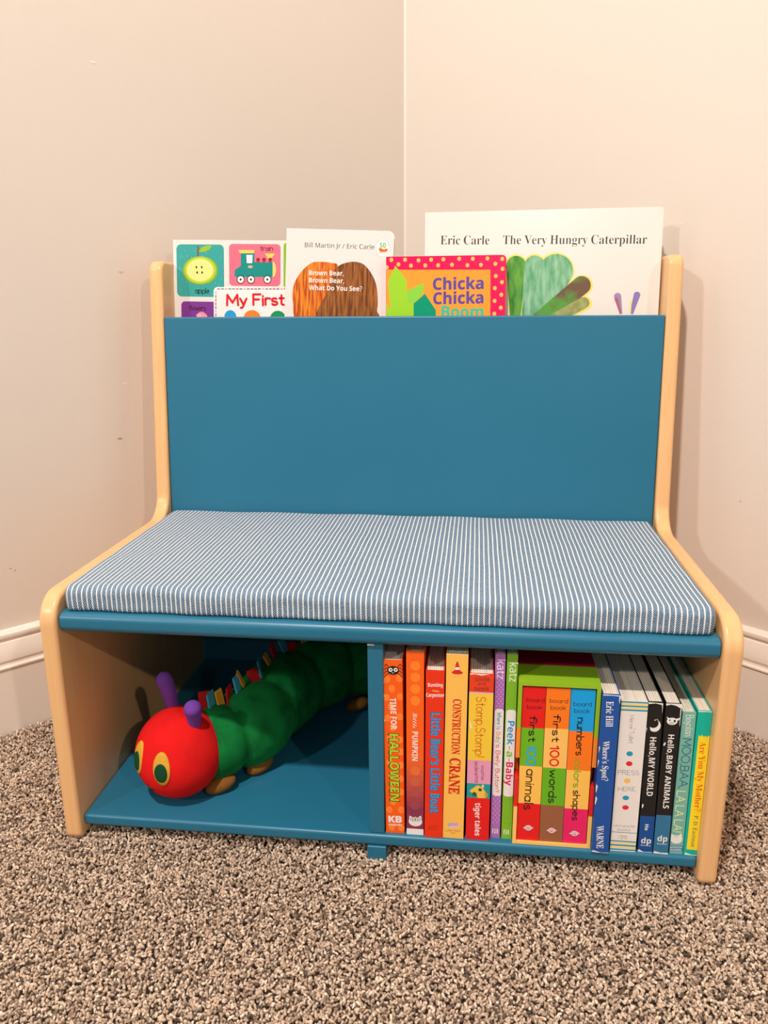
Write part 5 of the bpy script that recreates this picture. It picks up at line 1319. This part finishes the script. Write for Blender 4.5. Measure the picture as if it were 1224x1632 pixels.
mb = MB(); ellipsoid(mb, HC, (Vector((HR.x, 0, 0)), Vector((0, HR.y, 0)), Vector((0, 0, HR.z))), RED, 48, 32); head = tpart(mb, 'head')
def on_head(d, k=1.0):
    d = Vector(d).normalized(); return HC + Vector((d.x * HR.x, d.y * HR.y, d.z * HR.z)) * k
def patch(d, a, b, lift, m, tilt=0.0):
    d = Vector(d).normalized(); s = Vector((0, 0, 1)).cross(d).normalized(); u = d.cross(s)
    s, u = s * math.cos(tilt) + u * math.sin(tilt), u * math.cos(tilt) - s * math.sin(tilt)
    mb = MB(); vs = [on_head(d, lift)]; fs = []; R_, K_ = 5, 28
    for r in range(1, R_ + 2):
        for k in range(K_):
            t = 2 * PI * k / K_; q = min(r, R_) / R_; dd = d + s * (a * q * math.cos(t)) + u * (b * q * math.sin(t))
            vs.append(on_head(dd, lift - (.004 * q ** 3) if r <= R_ else .99))
    for k in range(K_): fs.append((0, 1 + k, 1 + (k + 1) % K_))
    for r in range(R_):
        for k in range(K_): i = 1 + r * K_; fs.append((i + k, i + K_ + k, i + K_ + (k + 1) % K_, i + (k + 1) % K_))
    mb.add(vs, fs, m, True); return mb
for d in ((-.03, -.98, .13), (-.70, -.68, .20)):
    e = tpart(patch(d, .20, .40, 1.022, YEL), 'eye', head)
    p = patch((d[0] - .01, d[1], d[2] - .07), .145, .21, 1.042, DKG).build('pupil', toy); p.location = inv
p = patch((-.45, -.80, -.52), .13, .05, 1.018, DKG, .5).build('mouth', toy); p.location = inv
# feelers
for pts in (((-.2330, .0800, .1080), (-.2355, .0790, .1230), (-.2385, .0780, .1390), (-.2425, .0765, .1550)), ((-.2010, .0540, .1030), (-.1990, .0500, .1160), (-.1975, .0450, .1290), (-.1965, .0400, .1400))):
    P = catmull([pts[0], *pts], 6)[3:]; n = len(P); rr = []
    for i in range(n):
        f = i / (n - 1); r = .0054 + .0046 * f
        if f > .80: r *= math.sqrt(max(.02, 1 - ((f - .80) / .205) ** 2))
        rr.append(r)
    mb = MB(); tube(mb, P, rr, PURPLE, 20); tpart(mb, 'feeler')
# feet
for (x, y, a, l) in ((-.1800, .0640, .50, .0170), (-.1470, .1060, .80, .0170), (-.0560, .2560, .1, .0150)):
    ca, sa = math.cos(a), math.sin(a)
    mb = MB(); ellipsoid(mb, (x, y, ZB + .0090), (Vector((ca * l, sa * l, .004)), Vector((-sa * .0100, ca * .0100, .002)), Vector((0, -.003, .0080))), BROWN, 24, 14); tpart(mb, 'foot')
# ribbon tags along the back
rt = random.Random(5); k = 0
seq = [0, 1, 2, 0, 1, 2, 0, 1, 2, 0, 1, 0, 2, 1, 0, 2, 1, 2, 0]
for i, ci in enumerate(seq):
    f = 17 + i * 4.9; i0 = int(f)
    if i0 >= len(path) - 16: break
    p = path[i0]; t = (path[i0 + 1] - path[i0 - 1]).normalized(); s = t.cross(Vector((0, 0, 1))).normalized()
    top = p + Vector((0, 0, rad[i0] * .97)) + s * rt.uniform(-.006, .001) - s * .004
    a = rt.uniform(-.6, .6); dx = (t * math.cos(a) + s * math.sin(a)); h = rt.uniform(.014, .020); w2 = rt.uniform(.0048, .0066)
    ln = s * -.35 + t * rt.uniform(-.35, .25); upv = (Vector((0, 0, 1)) + ln).normalized(); nn = dx.cross(upv).normalized()
    vs, fs = [], []; prof = [(.0012, -.006), (.0012, h * .85), (.0005, h), (-.0005, h), (-.0012, h * .85), (-.0012, -.006)]
    for sgn in (-1, 1):
        for o_, z_ in prof: vs.append(top + dx * (w2 * sgn) + nn * o_ + upv * z_)
    q = len(prof); fs = [tuple(range(q)), tuple(range(2 * q - 1, q - 1, -1))] + [(j, q + j, q + (j + 1) % q, (j + 1) % q) for j in range(q)]
    mb = MB(); mb.add(vs, fs, TAGC[ci]); tpart(mb, 'ribbon_tag')
